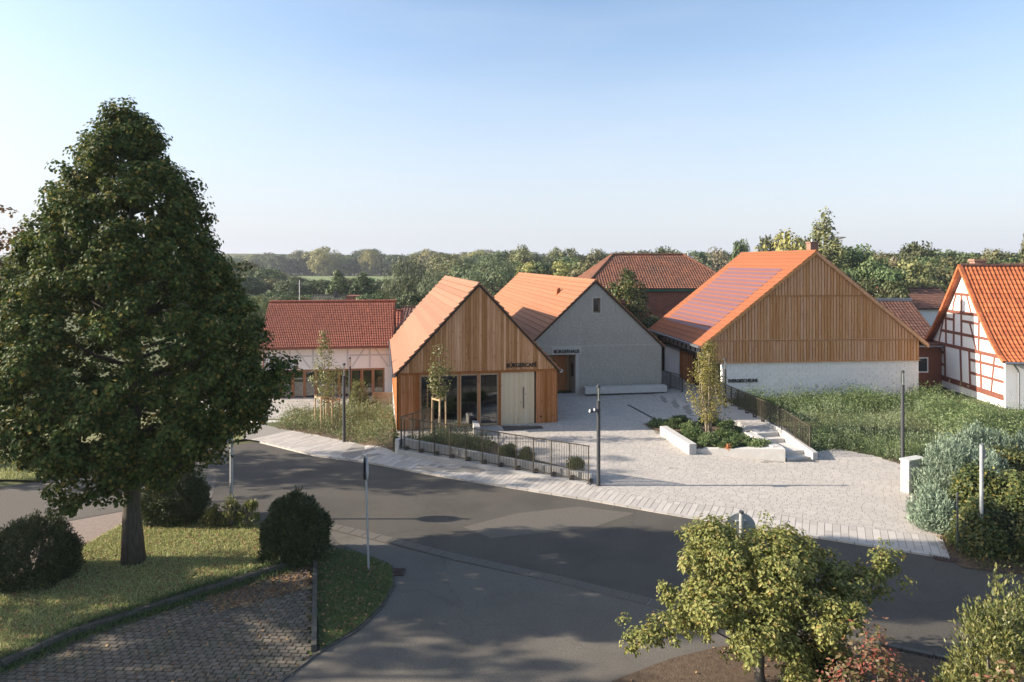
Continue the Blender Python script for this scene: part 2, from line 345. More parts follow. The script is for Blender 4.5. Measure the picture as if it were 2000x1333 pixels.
M['interior'] = mat('interior_wall', (0.20, 0.18, 0.16), (0.24, 0.22, 0.2), 3, 0.9)
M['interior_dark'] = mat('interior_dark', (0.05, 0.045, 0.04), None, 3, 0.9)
M['table'] = mat('table_top', (0.55, 0.48, 0.38), (0.6, 0.53, 0.43), 6, 0.5)
M['bark'] = mat('bark', (0.05, 0.042, 0.033), (0.12, 0.10, 0.08), 6, 0.95, bump=1.0, bscale=18, stretch=(3, 3, 0.6), blotch=0.4, bl_scale=2.0, bl_col=(0.085, 0.09, 0.05))
M['bark_pale'] = mat('bark_pale', (0.30, 0.24, 0.17), (0.42, 0.35, 0.26), 14, 0.9)
M['bark_grey'] = mat('bark_grey', (0.12, 0.105, 0.085), (0.2, 0.18, 0.15), 10, 0.9, bump=0.6, bscale=20)
M['cabinet'] = mat('cabinet_grey', (0.46, 0.455, 0.42), (0.52, 0.515, 0.48), 3, 0.6)
M['green_paint'] = mat('green_fascia', (0.045, 0.12, 0.085), None, 3, 0.7)

L = {}
L['maple'] = leafmat('maple_leaf', [(0.034, 0.060, 0.016), (0.070, 0.105, 0.025), (0.14, 0.155, 0.036), (0.26, 0.21, 0.05), (0.33, 0.21, 0.055)], 0.28, 0.6, 0.0, [0, 0.46, 0.88, 0.965, 1.0], spec=0.15)
L['chestnut'] = leafmat('chestnut_leaf', [(0.08, 0.07, 0.02), (0.16, 0.085, 0.03), (0.22, 0.10, 0.035)], 0.3, 0.5, 0.0)
L['field_maple'] = leafmat('field_maple_leaf', [(0.105, 0.128, 0.032), (0.20, 0.215, 0.058), (0.30, 0.29, 0.09), (0.29, 0.20, 0.06)], 0.3, 0.5, 0.0, [0, 0.4, 0.85, 1])
L['young'] = leafmat('young_leaf', [(0.16, 0.16, 0.04), (0.26, 0.24, 0.065), (0.33, 0.28, 0.08)], 0.35, 0.45, 0.1)
L['sapling'] = leafmat('sapling_leaf', [(0.10, 0.125, 0.035), (0.17, 0.185, 0.06), (0.24, 0.21, 0.08)], 0.3, 0.45, 0.1)
L['yew'] = leafmat('yew_needle', [(0.035, 0.05, 0.02), (0.065, 0.085, 0.03), (0.11, 0.125, 0.045)], 0.12, 0.55, 0.15)
L['juniper'] = leafmat('juniper_spray', [(0.13, 0.18, 0.12), (0.20, 0.255, 0.175), (0.28, 0.335, 0.24)], 0.15, 0.6, 0.1)
L['shrub'] = leafmat('shrub_leaf', [(0.035, 0.055, 0.018), (0.065, 0.085, 0.025), (0.14, 0.14, 0.035), (0.22, 0.15, 0.04)], 0.25, 0.45, 0.1, [0, 0.5, 0.9, 1])
L['laurel'] = leafmat('glossy_leaf', [(0.07, 0.095, 0.03), (0.15, 0.17, 0.05), (0.28, 0.26, 0.09)], 0.25, 0.4, 0.1)
L['vine'] = leafmat('vine_leaf', [(0.09, 0.10, 0.03), (0.19, 0.14, 0.07), (0.27, 0.14, 0.09), (0.32, 0.07, 0.045)], 0.3, 0.5, 0.1, [0, 0.4, 0.8, 1])
L['weed'] = leafmat('weed_leaf', [(0.070, 0.122, 0.042), (0.155, 0.215, 0.082), (0.275, 0.315, 0.14)], 0.3, 0.55, 0.0)
L['weed_dark'] = leafmat('weed_dark_leaf', [(0.06, 0.098, 0.035), (0.105, 0.155, 0.055), (0.16, 0.20, 0.075)], 0.3, 0.55, 0.0)
L['weed_top'] = leafmat('weed_spire_leaf', [(0.155, 0.205, 0.10), (0.25, 0.30, 0.165), (0.35, 0.385, 0.235)], 0.3, 0.55, 0.0)
L['perennial'] = leafmat('perennial_leaf', [(0.06, 0.10, 0.035), (0.13, 0.17, 0.06), (0.22, 0.23, 0.10), (0.26, 0.20, 0.12)], 0.3, 0.55, 0.1)
L['grass'] = leafmat('grass_blade', [(0.21, 0.255, 0.08), (0.40, 0.415, 0.16), (0.62, 0.57, 0.30)], 0.3, 0.6, 0.0)
L['dryleaf'] = leafmat('fallen_leaf', [(0.16, 0.08, 0.04), (0.26, 0.14, 0.07), (0.36, 0.24, 0.11)], 0.1, 0.8, 0.0)
L['far_a'] = leafmat('far_leaf_green', [(0.05, 0.075, 0.028), (0.087, 0.115, 0.043), (0.14, 0.155, 0.062)], 0.2, 0.6, 0.35)
L['far_b'] = leafmat('far_leaf_olive', [(0.10, 0.115, 0.045), (0.16, 0.165, 0.065), (0.23, 0.21, 0.085)], 0.2, 0.6, 0.35)
L['far_c'] = leafmat('far_leaf_yellow', [(0.19, 0.185, 0.055), (0.27, 0.25, 0.08), (0.34, 0.30, 0.11)], 0.25, 0.6, 0.2)
L['willow'] = leafmat('willow_leaf', [(0.085, 0.115, 0.05), (0.14, 0.17, 0.085), (0.19, 0.21, 0.11)], 0.25, 0.6, 0.15)
L['pale'] = leafmat('pale_seed_leaf', [(0.17, 0.15, 0.085), (0.27, 0.235, 0.15), (0.37, 0.33, 0.23)], 0.2, 0.7, 0.1)

# ------------------------------------------------------------------ leaves
def rand_unit(n):
    v = rng.normal(size=(n, 3)); return v / np.linalg.norm(v, axis=1, keepdims=True)

def leaf_mesh(name, P, L_, W_, nrm=None, axis=None, six=False, fold=0.15):
    """one small blade per point: rhombus (4 corners) or a six-cornered leaf folded along its rib"""
    n = len(P); P = np.asarray(P, float)
    L_ = np.broadcast_to(np.asarray(L_, float), (n,))[:, None]; W_ = np.broadcast_to(np.asarray(W_, float), (n,))[:, None]
    N = rand_unit(n) if nrm is None else nrm / np.maximum(1e-9, np.linalg.norm(nrm, axis=1, keepdims=True))
    A = rand_unit(n) if axis is None else axis
    A = A - N * np.sum(A * N, 1, keepdims=True); A /= np.maximum(1e-9, np.linalg.norm(A, axis=1, keepdims=True))
    B = np.cross(N, A)
    if six:
        V = np.stack([P, P + A * L_ * .3 + B * W_ * .46 + N * W_ * fold, P + A * L_ * .68 + B * W_ * .36 + N * W_ * fold, P + A * L_,
                      P + A * L_ * .68 - B * W_ * .36 + N * W_ * fold, P + A * L_ * .3 - B * W_ * .46 + N * W_ * fold], 1)
        q = np.array([[0, 1, 2, 3], [0, 3, 4, 5]]); k = 6
    else:
        V = np.stack([P, P + A * L_ * .5 + B * W_ * .5, P + A * L_, P + A * L_ * .5 - B * W_ * .5 + N * W_ * fold], 1)
        q = np.array([[0, 1, 2, 3]]); k = 4
    idx = (np.arange(n)[:, None, None] * k + q[None]).reshape(-1)
    return raw_mesh(name, V.reshape(-1, 3), idx, 4)

def raw_mesh(name, V, idx, k):
    me = bpy.data.meshes.new(name); V = np.ascontiguousarray(V, dtype=np.float32); idx = np.ascontiguousarray(idx, dtype=np.int32)
    me.vertices.add(len(V)); me.vertices.foreach_set('co', V.ravel())
    me.loops.add(len(idx)); me.loops.foreach_set('vertex_index', idx)
    nf = len(idx) // k; me.polygons.add(nf); me.polygons.foreach_set('loop_start', np.arange(nf, dtype=np.int32) * k)
    me.update(calc_edges=True); me.shade_flat(); return me

def clump_leaves(C, R, per, flat=0.75, out=None, droop=0.0):
    """leaf points round clump centres; normals lean outwards from the clump and upwards"""
    n = len(C); P = np.repeat(C, per, 0); r = np.repeat(np.broadcast_to(R, (n,)), per)[:, None]
    d = rand_unit(n * per); rad = np.cbrt(rng.random((n * per, 1))) ; off = d * rad * r; off[:, 2] *= flat
    P = P + off
    N = d * 0.7 + rand_unit(n * per) * 0.6 + np.array([0, 0, 0.5])
    if out is not None: N += np.repeat(out, per, 0) * 0.4
    A = rand_unit(n * per) * 0.8 + d * 0.6 + np.array([0, 0, -droop])
    return P, N, A

def prof(tab, z):
    zs = [t[0] for t in tab]; rs = [t[1] for t in tab]; return np.interp(z, zs, rs)

def crown_clumps(tab, n, shell=0.3, wob=0.16, seed=0, lobes=3):
    """clump centres inside a crown given by (height, radius) pairs; most sit near the outside, the outline is uneven"""
    z0, z1 = tab[0][0], tab[-1][0]; zz = rng.random(n * 6) * (z1 - z0) + z0
    w = prof(tab, zz) + .08 * max(t[1] for t in tab); keep = rng.random(n * 6) < w / w.max(); zz = zz[keep][:n]; n = len(zz)
    th = rng.random(n) * 2 * PI; ph = seed * 1.7
    wobble = 1 + wob * (np.sin(th * lobes + zz * 1.9 + ph) * 0.6 + np.sin(th * (lobes + 2) - zz * 2.7 + ph * 2) * 0.5)
    fr = 1 - np.abs(rng.normal(size=n)) * shell; fr = np.clip(fr, 0.05, 1)
    r = prof(tab, zz) * wobble * fr
    C = np.stack([np.cos(th) * r, np.sin(th) * r, zz], 1)
    O = np.stack([np.cos(th), np.sin(th), np.full(n, 0.2)], 1)
    return C, O

def boughs(C, O, k, rb, flat=.8):
    """break a crown into leafy boughs: each centre becomes a loose cloud of smaller clumps"""
    n = len(C); off = rng.normal(size=(n * k, 3)) * rb * np.repeat(rng.uniform(.6, 1.25, n), k)[:, None]; off[:, 2] *= flat
    return np.repeat(C, k, 0) + off, np.repeat(O, k, 0) * .4 + off / (np.linalg.norm(off, axis=1, keepdims=True) + 1e-6)

def limbs(mb, C, trunk_top, base_z, r0, k, rad=0.06, sides=5, rise=0.35):
    """limbs from the trunk axis out to some of the clumps"""
    idx = rng.choice(len(C), min(k, len(C)), replace=False)
    for i in idx:
        c = C[i]; hz = max(base_z, min(trunk_top * 0.95, c[2] - rise * math.hypot(c[0], c[1]) * 1.3))
        a = np.array([0, 0, hz]); m = a * 0.5 + c * 0.5 + np.array([0, 0, -0.06 * np.linalg.norm(c - a)]) + rng.normal(size=3) * 0.06
        t = rad * (0.5 + 0.5 * (1 - hz / (trunk_top + 1e-6)))
        mb.tube([a, m, c], [t, t * 0.6, t * 0.2], sides, cap=False)
    return mb

# ------------------------------------------------------------------ ground, streets and paving
def ground_sheet():
    xs = [-3000, -1500, -700, -350, -180, -100, -70] + list(np.arange(-55, 56, 1.0)) + [70, 100, 180, 350, 700, 1500, 3000]
    ys = [-60, -25, -5, 5, 12, 20, 26] + list(np.arange(28.5, 96, 1.0)) + [110, 140, 200, 320, 600, 1200, 2500, 4500]
    V = [(x, y, g(x, y) - 0.07) for y in ys for x in xs]; n = len(xs); mb = MB(); mb.v = V
    mb.f = [(j * n + i, j * n + i + 1, (j + 1) * n + i + 1, (j + 1) * n + i) for j in range(len(ys) - 1) for i in range(n - 1)]
    return obj('ground', mb, M['ground'], kind='structure', smooth=True)
ground_sheet()
obj('hills', MB().add([(-2600, 2300, -5), (2600, 2300, -5), (2600, 2600, 30), (1500, 2600, 42), (600, 2600, 30), (-300, 2600, 34), (-1200, 2600, 44), (-2600, 2600, 32), (2600, 4000, -5), (-2600, 4000, -5)],
    [(0, 1, 2, 3, 4, 5, 6, 7), (7, 6, 5, 4, 3, 2, 8, 9)]), M['ground'], kind='structure')
drape('field', [(-170, 300), (30, 300), (40, 428), (-190, 428)], 0.3, M['meadow'], res=0)

# street: one asphalt sheet under everything else
road_poly = WP((2300, 1180), (1990, 1120), (1852, 1093), (1600, 1053), (1332, 1011), (1150, 979), (900, 939), (614, 892), (500, 864), (440, 872), (240, 905), (60, 943), (-300, 990), (-900, 1100)) + [(-24, 12), (-14, 5.5), (14, 5.5), (30, 12)]
drape('road', road_poly, 0.0, M['asphalt'], res=2.0)
drape('side_road', WP((640, 1036), (770, 1066), (900, 1099), (1100, 1141), (1272, 1181), (1440, 1218), (1584, 1244), (1420, 1275), (1300, 1300), (1190, 1345)) + [(1.5, 10), (1, 6), (-5, 6), (-5.5, 10)] + WP((535, 1340), (620, 1277), (700, 1231), (746, 1186), (770, 1146), (768, 1108), (731, 1092), (660, 1060)), 0.004, M['asphalt_old'], res=2.0)
drape('lane', WP((-500, 1010), (0, 958), (60, 948), (240, 912), (390, 884), (425, 930), (405, 1005), (300, 1012), (240, 998), (0, 1040), (-260, 1073), (-500, 1090)), 0.004, M['asphalt_patch'], res=2.0)  # paler asphalt colour stands in for sunlight lying on the lane
drape('road_patch', WP((905, 1030), (1010, 1003), (1130, 990), (1240, 1003), (1160, 1030), (960, 1052)), 0.004, M['asphalt_patch'], res=2.0)
drape('footpath', WP((-260, 1075), (0, 1042), (120, 1022), (240, 1000), (237, 1031), (140, 1090), (0, 1152), (-260, 1230)), 0.008, M['clinker'], res=2.0)
# grass verge far left, beyond the lane
drape('verge', WP((-500, 985), (0, 938), (75, 941), (150, 925), (260, 893), (380, 872), (500, 856), (470, 840)) + [(-16, 40), (-60, 60), (-60, 33)], 0.03, M['lawn'], res=2.0)

LAWN_Z = 0.16
lawn_poly = WP((-260, 1400), (0, 1300), (150, 1232), (400, 1152), (520, 1115), (588, 1092), (560, 1070), (520, 1036), (460, 1028), (390, 1028), (290, 1016), (240, 1033), (140, 1090), (0, 1152), (-260, 1235))
lawn_o = MB()
drape('lawn', lawn_poly, LAWN_Z, M['lawn'], res=1.5)
tri_poly = WP((622, 1085), (640, 1073), (690, 1080), (731, 1094), (765, 1110), (767, 1146), (744, 1186), (697, 1230), (625, 1273), (618, 1180))
drape('verge', tri_poly, 0.05, M['lawn'], res=1.5)
earth_poly = WP((1195, 1335), (1312, 1290), (1420, 1264), (1584, 1245), (1824, 1292), (2150, 1365)) + [(11.5, 8), (2, 8)]
drape('flower_bed', earth_poly, 0.05, M['earth'], res=1.5)

# pieces of paving: unit block with a chamfered top, shared by every stone that is an object of its own
UNIT = MB().add([(-.5, -.5, 0), (.5, -.5, 0), (.5, .5, 0), (-.5, .5, 0), (-.485, -.475, 1), (.485, -.475, 1), (.485, .475, 1), (-.485, .475, 1)],
                [(4, 5, 6, 7), (0, 1, 5, 4), (1, 2, 6, 5), (2, 3, 7, 6), (3, 0, 4, 7)])

def pave(stones, names, m, parent, base, thick, limit=300, jitter=0.002):
    """stones: (cx, cy, length, width, angle); the nearest 300 become objects, the others one mesh of separate blocks"""
    stones = sorted(stones, key=lambda s: s[1])
    me = mesh_of(names[0], UNIT); me.materials.append(m)
    for (cx, cy, a, b, th) in stones[:limit]:
        o = bpy.data.objects.new(names[0], me); COL.objects.link(o); o.parent = parent
        e = 0.4; c, s = math.cos(th), math.sin(th)
        gx = (g(cx + e, cy) - g(cx - e, cy)) / (2 * e); gy = (g(cx, cy + e) - g(cx, cy - e)) / (2 * e)
        o.location = (cx, cy, g(cx, cy) + base + random.uniform(-jitter, jitter)); o.scale = (a, b, thick)
        o.rotation_euler = (math.atan(gx * -s + gy * c), -math.atan(gx * c + gy * s), th)
    rest = stones[limit:]
    if rest:
        V = []; idx = []; k = 0
        for (cx, cy, a, b, th) in rest:
            c, s = math.cos(th), math.sin(th); j = random.uniform(-jitter, jitter)
            for (x, y, z) in UNIT.v:
                X = cx + x * a * c - y * b * s; Y = cy + x * a * s + y * b * c; V.append((X, Y, g(X, Y) + base + z * thick + j))
            for f in UNIT.f: idx += [k + i for i in f]
            k += 8
        rm = raw_mesh(names[1], np.array(V), np.array(idx), 4); rm.materials.append(m)
        o = bpy.data.objects.new(names[1], rm); COL.objects.link(o); o.parent = parent; o['kind'] = 'stuff'

E = Vector((-0.905, 0.425)); NN = Vector((0.425, 0.905)); K0 = Vector(W2(1856, 1093))
TH_E = math.atan2(-0.425, 0.905)
# --- pavement strip along the street
strip_poly = WP((1856, 1093), (1824, 1086), (1600, 1053), (1520, 1040), (1332, 1011), (1150, 978), (900, 938), (614, 891), (507, 864), (470, 858), (500, 828), (545, 838), (614, 850), (690, 866), (772, 886), (900, 909), (1152, 950), (1280, 978), (1480, 1000), (1600, 1022), (1838, 1052))
pavement = drape('pavement', strip_poly, 0.045, M['joint'], res=1.0)
st = []
s = 0.0
while s < 31:
    w = random.uniform(0.21, 0.25); t = 0.0
    while t < 2 and not inside(tuple(K0 + E * (s + w / 2) + NN * (t + .03)), strip_poly): t += 0.03
    if t >= 2: s += w; continue
    t += 0.1; tm = t
    while tm < 4.8 and inside(tuple(K0 + E * (s + w / 2) + NN * (tm + .03)), strip_poly): tm += 0.03
    t1 = t + random.choice((0.62, 0.8, 0.98))
    while t < tm - 0.08:
        t1 = min(t1, tm)
        if tm - t1 < .16: t1 = tm
        p = K0 + E * (s + w / 2) + NN * ((t + t1) / 2)
        st.append((p.x, p.y, t1 - t - 0.014, w - 0.014, TH_E + PI / 2)); t = t1; t1 += 0.98
    s += w
pave(st, ('paving_slab', 'paving_slabs_far'), M['slab'], pavement, 0.03, 0.02)
kerb_pts = WP((1856, 1093), (1600, 1053), (1332, 1011), (1150, 978), (900, 938), (614, 891), (507, 864))
def along(pts, step):
    out = []
    for a, b in zip(pts, pts[1:]):
        a = Vector(a); b = Vector(b); n = max(1, round((b - a).length / step)); d = (b - a) / n
        for i in range(n): out.append((a + d * (i + 0.5), math.atan2(d.y, d.x), d.length))
    return out
def line_stones(name, pts, step, width, h0, h1, m, parent=None, kind=None, off=0.0):
    me = None
    for p, th, ln in along(pts, step):
        if me is None: me = mesh_of(name, UNIT); me.materials.append(m)
        o = bpy.data.objects.new(name, me); COL.objects.link(o); o.parent = parent
        nrm = Vector((-math.sin(th), math.cos(th))) * off
        q = p + nrm; o.location = (q.x, q.y, g(q.x, q.y) + h0); o.scale = (ln - 0.012, width, h1 - h0); o.rotation_euler.z = th
line_stones('kerbstone', kerb_pts, 0.5, 0.17, -0.05, 0.05, M['slab'], pavement, off=-0.09)

# --- the square in front of the houses
plaza_poly = WP((1838, 1052), (1600, 1022), (1480, 1000), (1280, 978), (1152, 950)) + [(3.1, 27.2), (-4.9, 31.6), (-5.6, 33.9), (-5.6, 34.5), (2.3, 36.1), (-0.5, 54), (2.0, 54), (0.9, 41.6), (9.4, 43.0), (8.4, 52), (11.2, 52), (12.5, 41.2)] + \
    WP((1411, 783), (1590, 893), (1600, 882), (1640, 879), (1704, 891), (1760, 908), (1782, 966))
plaza = drape('plaza', plaza_poly, 0.027, M['joint'], res=0.4)
step_poly = [(11.0, 29.8), (13.4, 29.9), (13.0, 32.75), (10.9, 32.75)]
bed_poly = [(6.85, 35.5), (7.35, 33.6), (8.35, 31.0), (11.9, 30.0), (11.35, 32.4), (10.85, 36.1)]
st = []
for r in range(-8, 260):
    v = r * 0.165; u = -6 + random.random() * 0.3
    while u < 40:
        ln = random.choice((0.25, 0.31, 0.36, 0.42)); p = K0 + E * (u + ln / 2) + NN * (v + 0.082)
        q = (p.x, p.y)
        if inside(q, plaza_poly) and not inside(q, bed_poly) and not inside(q, step_poly): st.append((p.x, p.y, ln - 0.012, 0.15, TH_E))
        u += ln
pave(st, ('paving_stone', 'paving_stones_far'), M['stone'], plaza, 0.0, 0.03)
# drainage slot across the square
for a, b in (((1226, 792), (1290, 826)),):
    A, B = W2(*a), W2(*b); n = 8
    for i in range(n):
        p = Vector(A).lerp(Vector(B), (i + .5) / n); d = Vector(B) - Vector(A)
        obj('drain_grate', MB().box(-d.length / n / 2 + .01, d.length / n / 2 - .01, -.07, .07, 0, .012), M['steel_dark'], plaza, (p.x, p.y, g(p.x, p.y) + 0.032), math.atan2(d.y, d.x))

# --- channel of flat slabs between street and side road
ch = WP((628, 1018), (770, 1052), (900, 1085), (1100, 1128), (1272, 1170), (1440, 1206), (1584, 1232))
channel = drape('gutter_channel', [p for p in ch] + [(x + 0.0, y - 0.42) for x, y in reversed(ch)], 0.008, M['joint'], res=0)
line_stones('channel_slab', ch, 0.5, 0.36, 0.01, 0.02, M['asphalt_patch'], channel, off=-0.2)
line_stones('kerbstone', WP((1584, 1236), (1700, 1257), (1824, 1283), (2100, 1345)), 0.8, 0.13, -0.05, 0.06, M['asphalt_patch'], bpy.data.objects['flower_bed'])
line_stones('kerbstone', WP((635, 1070), (690, 1078), (731, 1092), (766, 1108), (769, 1146), (746, 1187), (700, 1231), (622, 1276), (540, 1338)), 0.7, 0.08, -0.05, 0.035, M['kerb_dark'], bpy.data.objects['verge.001'])

# --- old interlocking pavers of the parking bay
park_poly = WP((-300, 1440), (0, 1316), (150, 1250), (400, 1168), (520, 1130), (607, 1104), (610, 1282), (545, 1336)) + [(-5.2, 13.0), (-9, 11.5), (-14, 11.5)]
bay = drape('parking_bay', park_poly, 0.004, M['moss'], res=0)
st = []; th = math.radians(-3); ct, sn = math.cos(th), math.sin(th)
for r in range(0, 82):
    v = 11.0 + r * 0.138; u = -16 + (r % 2) * 0.11
    while u < -3:
        x = u * ct - (v - 14) * sn; y = 14 + u * sn + (v - 14) * ct
        if inside((x, y), park_poly): st.append((x, y, 0.196 + random.uniform(-.008, .004), 0.119 + random.uniform(-.006, .003), th + random.uniform(-.03, .03)))
        u += 0.22
pave(st, ('interlocking_paver', 'interlocking_pavers_far'), M['paver'], bay, 0.004, 0.022, jitter=0.006)

# --- the low edging between lawn and parking bay, and the timber sill beside the triangle of grass
ed = thing('stone_edging', 'dark weathered stone edging between the sunny lawn and the old pavers', 'edging', (*W2(400, 1160), 0))
ox, oy = W2(400, 1160)
edge_pts = WP((-260, 1420), (0, 1308), (150, 1241), (400, 1160), (520, 1122), (606, 1094))
for p, a, ln in along(edge_pts, 0.95):
    obj('edging_stone', MB().box(-ln / 2 + .008, ln / 2 - .008, -.08, .08, -.1, random.uniform(.16, .2)), M['kerb_dark'], ed, (p.x - ox, p.y - oy, 0), a)
a, b = Vector(W2(616, 1088)), Vector(W2(613, 1274)); d = b - a
es = thing('concrete_sill', 'narrow straight grey sill between the old pavers and the triangle of grass', 'edging', (a.x, a.y, 0), math.atan2(d.y, d.x))
for i in range(5):
    obj('sill_block', MB().box(d.length * i / 5 + .006, d.length * (i + 1) / 5 - .006, -.06, .06, -.05, .16), M['kerb_dark'], es)

# --- drains
def drain(px, py, w, d, label, rot=0, slots=6):
    x, y = W2(px, py); t = thing('storm_drain', label, 'drain', (x, y, g(x, y) + 0.02), rot, 'storm drains along the kerbs')
    obj('drain_frame', MB().box(-w / 2, w / 2, -d / 2, -d / 2 + .05, -.05, .02).box(-w / 2, w / 2, d / 2 - .05, d / 2, -.05, .02).box(-w / 2, -w / 2 + .05, -d / 2 + .05, d / 2 - .05, -.05, .02).box(w / 2 - .05, w / 2, -d / 2 + .05, d / 2 - .05, -.05, .02), M['iron'], t)
    obj('drain_pit', MB().box(-w / 2 + .05, w / 2 - .05, -d / 2 + .05, d / 2 - .05, -.06, -.03), M['black'], t)
    for i in range(slots):
        x0 = -w / 2 + .05 + (w - .1) * (i + .25) / slots
        obj('grate_bar', MB().box(x0, x0 + (w - .1) / slots * .5, -d / 2 + .05, d / 2 - .05, -.03, .018), M['iron'], t)
drain(1847, 1093, 0.62, 0.34, 'rusty storm drain at the right end of the pale pavement strip', TH_E, 6)
drain(776, 1119, 0.42, 0.42, 'square storm drain beside the grass triangle near the thin sign post', 0, 7)
drain(1828, 1289, 0.5, 0.34, 'rusty storm drain half hidden behind the red autumn vine', TH_E, 6)

# --- fields and beds on the ground
field_poly = [(12.95, 40.4), (24.9, 41.4), (27.2, 37.6), (35, 30), (30, 19.5), (16.5, 18.6)] + WP((1880, 1110), (1850, 1087), (1782, 968), (1762, 908), (1704, 893), (1640, 881), (1604, 886)) + [(13.2, 30.4)]
drape('weed_ground', field_poly, 0.02, M['earth'], res=1.5, zf=lambda x, y: 0.0 if y < 31 else min(0.25, 0.04 * (y - 31)))
court = [(-19.5, 40.6), (-8.2, 41.6), (-6.6, 38.6), (-6.5, 40), (-7.6, 52), (-22, 50)]
forecourt = drape('forecourt', court, 0.02, M['joint'], res=1.0, zf=lambda x, y: -0.82)
st = []
for r in range(0, 60):
    v = 40 + r * 0.25; u = -22 + (r % 2) * .2
    while u < -6:
        if inside((u, v), court): st.append((u, v, 0.38, 0.235, 0.1))
        u += 0.4
_g = g
g = lambda x, y: -0.82 if (y > 40 and x < -6) else _g(x, y)
pave(st, ('court_slab', 'court_slabs_far'), M['slab'], forecourt, 0.02, 0.02, limit=120)
g = _g

# ------------------------------------------------------------------ buildings
def building(name, label, x, y, z, ang, cat='building', group=None):
    return thing(name, label, cat, (x, y, z), ang, group)

def text(body, size, m, parent, loc, rot=(PI / 2, 0, 0), depth=0.03, width=None, name='lettering'):
    cu = bpy.data.curves.new(name, 'FONT'); cu.body = body; cu.size = size; cu.extrude = depth / 2; cu.offset = 0.006
    tmp = bpy.data.objects.new('tmp', cu); COL.objects.link(tmp)
    me = bpy.data.meshes.new_from_object(tmp.evaluated_get(bpy.context.evaluated_depsgraph_get())); bpy.data.objects.remove(tmp)
    xs = [v.co.x for v in me.vertices]; w = max(xs) - min(xs)
    if width:
        for v in me.vertices: v.co.x = (v.co.x - min(xs)) * width / w
    me.materials.clear(); me.materials.append(m); me.name = name
    o = bpy.data.objects.new(name, me); COL.objects.link(o); o.parent = parent; o.location = loc; o.rotation_euler = rot
    return o

def gable_roof(parent, W, Ln, ze, zr, m, over_e=0.3, over_f=0.2, over_b=0.2, n=16, thick=0.14, course='tile_course', both=True, ridge=True, wave=0.0, step=0.03):
    """two pitched slopes; every course of tiles is a strip of its own that overlaps the one below"""
    half = W / 2; sl = (zr - ze) / half; ca = 1 / math.hypot(1, sl); sa = sl * ca
    xe = -over_e; zee = ze - over_e * sl
    deck = MB()
    for sgn in (1, -1):
        X = lambda x: x if sgn == 1 else W - x
        deck.xz([(X(xe), zee - thick), (X(half), zr - thick), (X(half), zr), (X(xe), zee)], -over_f, Ln + over_b)
    roof = obj('roof', deck, M['backing'] if m is not M['tile_hip'] else m, parent)
    length = math.hypot(half - xe, zr - zee)
    for sgn in (1, -1) if both else (1,):
        X = lambda x: x if sgn == 1 else W - x
        for i in range(n):
            a, b = i / n, (i + 1) / n + 0.015
            if i == n - 1: b = 1
            p0 = (xe + (half - xe) * a, zee + (zr - zee) * a); p1 = (xe + (half - xe) * b, zee + (zr - zee) * b)
            up0, up1 = step + 0.025, 0.012
            poly = [(X(p0[0]) , p0[1] + .002), (X(p1[0]), p1[1] + .002), (X(p1[0] - sa * up1), p1[1] + ca * up1), (X(p0[0] - sa * up0), p0[1] + ca * up0)]
            j = random.uniform(-.012, .012)
            obj(course, MB().xz(poly, -over_f - .03 + j, Ln + over_b + .03), m, roof)
    if ridge:
        k = int((Ln + over_f + over_b) / 0.38)
        for i in range(k):
            y0 = -over_f - .02 + i * (Ln + over_f + over_b + .04) / k; y1 = y0 + (Ln + over_f + over_b + .04) / k + .03
            w = 0.13
            pl = [(half - w, zr - w * sl + .06), (half + w, zr - w * sl + .06), (half + w * .6, zr + .03), (half, zr + .07), (half - w * .6, zr + .03)]
            obj('ridge_tile', MB().xz(pl, y0, y1 - 0.012 * (i % 2)), m, roof)
    return roof, sl

def planks(parent, x0, x1, zlo, zhi, y, n, m, name='plank', d=0.025, gap=0.012, jit=0.006):
    w = (x1 - x0) / n
    for i in range(n):
        a = x0 + i * w + gap / 2; b = a + w - gap; j = random.uniform(0, jit)
        za, zb = (zhi(a), zhi(b)) if callable(zhi) else (zhi, zhi)
        pl = [(a, zlo), (b, zlo), (b, zb)]
        mid = (a + b) / 2
        if callable(zhi) and zhi(mid) > max(za, zb) + 0.01: pl.append((mid, zhi(mid)))
        pl.append((a, za))
        obj(name, MB().xz(pl, y - d - j, y), m, parent)

def side_planks(parent, xf, y0, y1, z0, z1, n, m, sgn=-1, d=0.025, name='plank'):
    w = (y1 - y0) / n
    for i in range(n):
        a = y0 + i * w + .006; j = random.uniform(0, .006)
        xa, xb = (xf - d - j, xf) if sgn < 0 else (xf, xf + d + j)
        obj(name, MB().box(xa, xb, a, a + w - .012, z0, z1), m, parent)

# ================================================================= the timber café
W, Ln = 8.29, 18.4
cafe = building('timber_cafe', 'larch-clad gabled café with salmon tile roof, cream door and dark BÜRGERCAFÉ lettering', -5.77, 34.34, 0.36, math.atan2(.1885, .982), 'café')
ze, zr = 2.91, 7.36
rl = lambda x, e=ze, r=zr, w=W: e + (r - e) * (1 - abs(x - w / 2) / (w / 2)) - 0.10
body = MB()
body.xz([(.1, 2.78), (W - .1, 2.78), (W - .1, ze - .1), (W / 2, zr - .2), (.1, ze - .1)], 0.0, 0.14)
body.xz([(.1, -.4), (W - .1, -.4), (W - .1, ze - .1), (W / 2, zr - .2), (.1, ze - .1)], Ln - .14, Ln)
body.box(.0, .14, .14, Ln - .14, -.4, ze).box(W - .14, W, .14, Ln - .14, -.4, ze)
for a, b in ((.1, 1.16), (7.1, W - .1)): body.box(a, b, 0, .14, -.4, 2.78)
obj('wall', body, M['backing'], cafe)
obj('plinth', MB().box(-.03, W + .03, -.03, Ln, -1.6, -.02), M['concrete_grey'], cafe)
obj('floor', MB().box(.15, W - .15, .0, Ln - .15, -.02, .0), M['interior'], cafe)
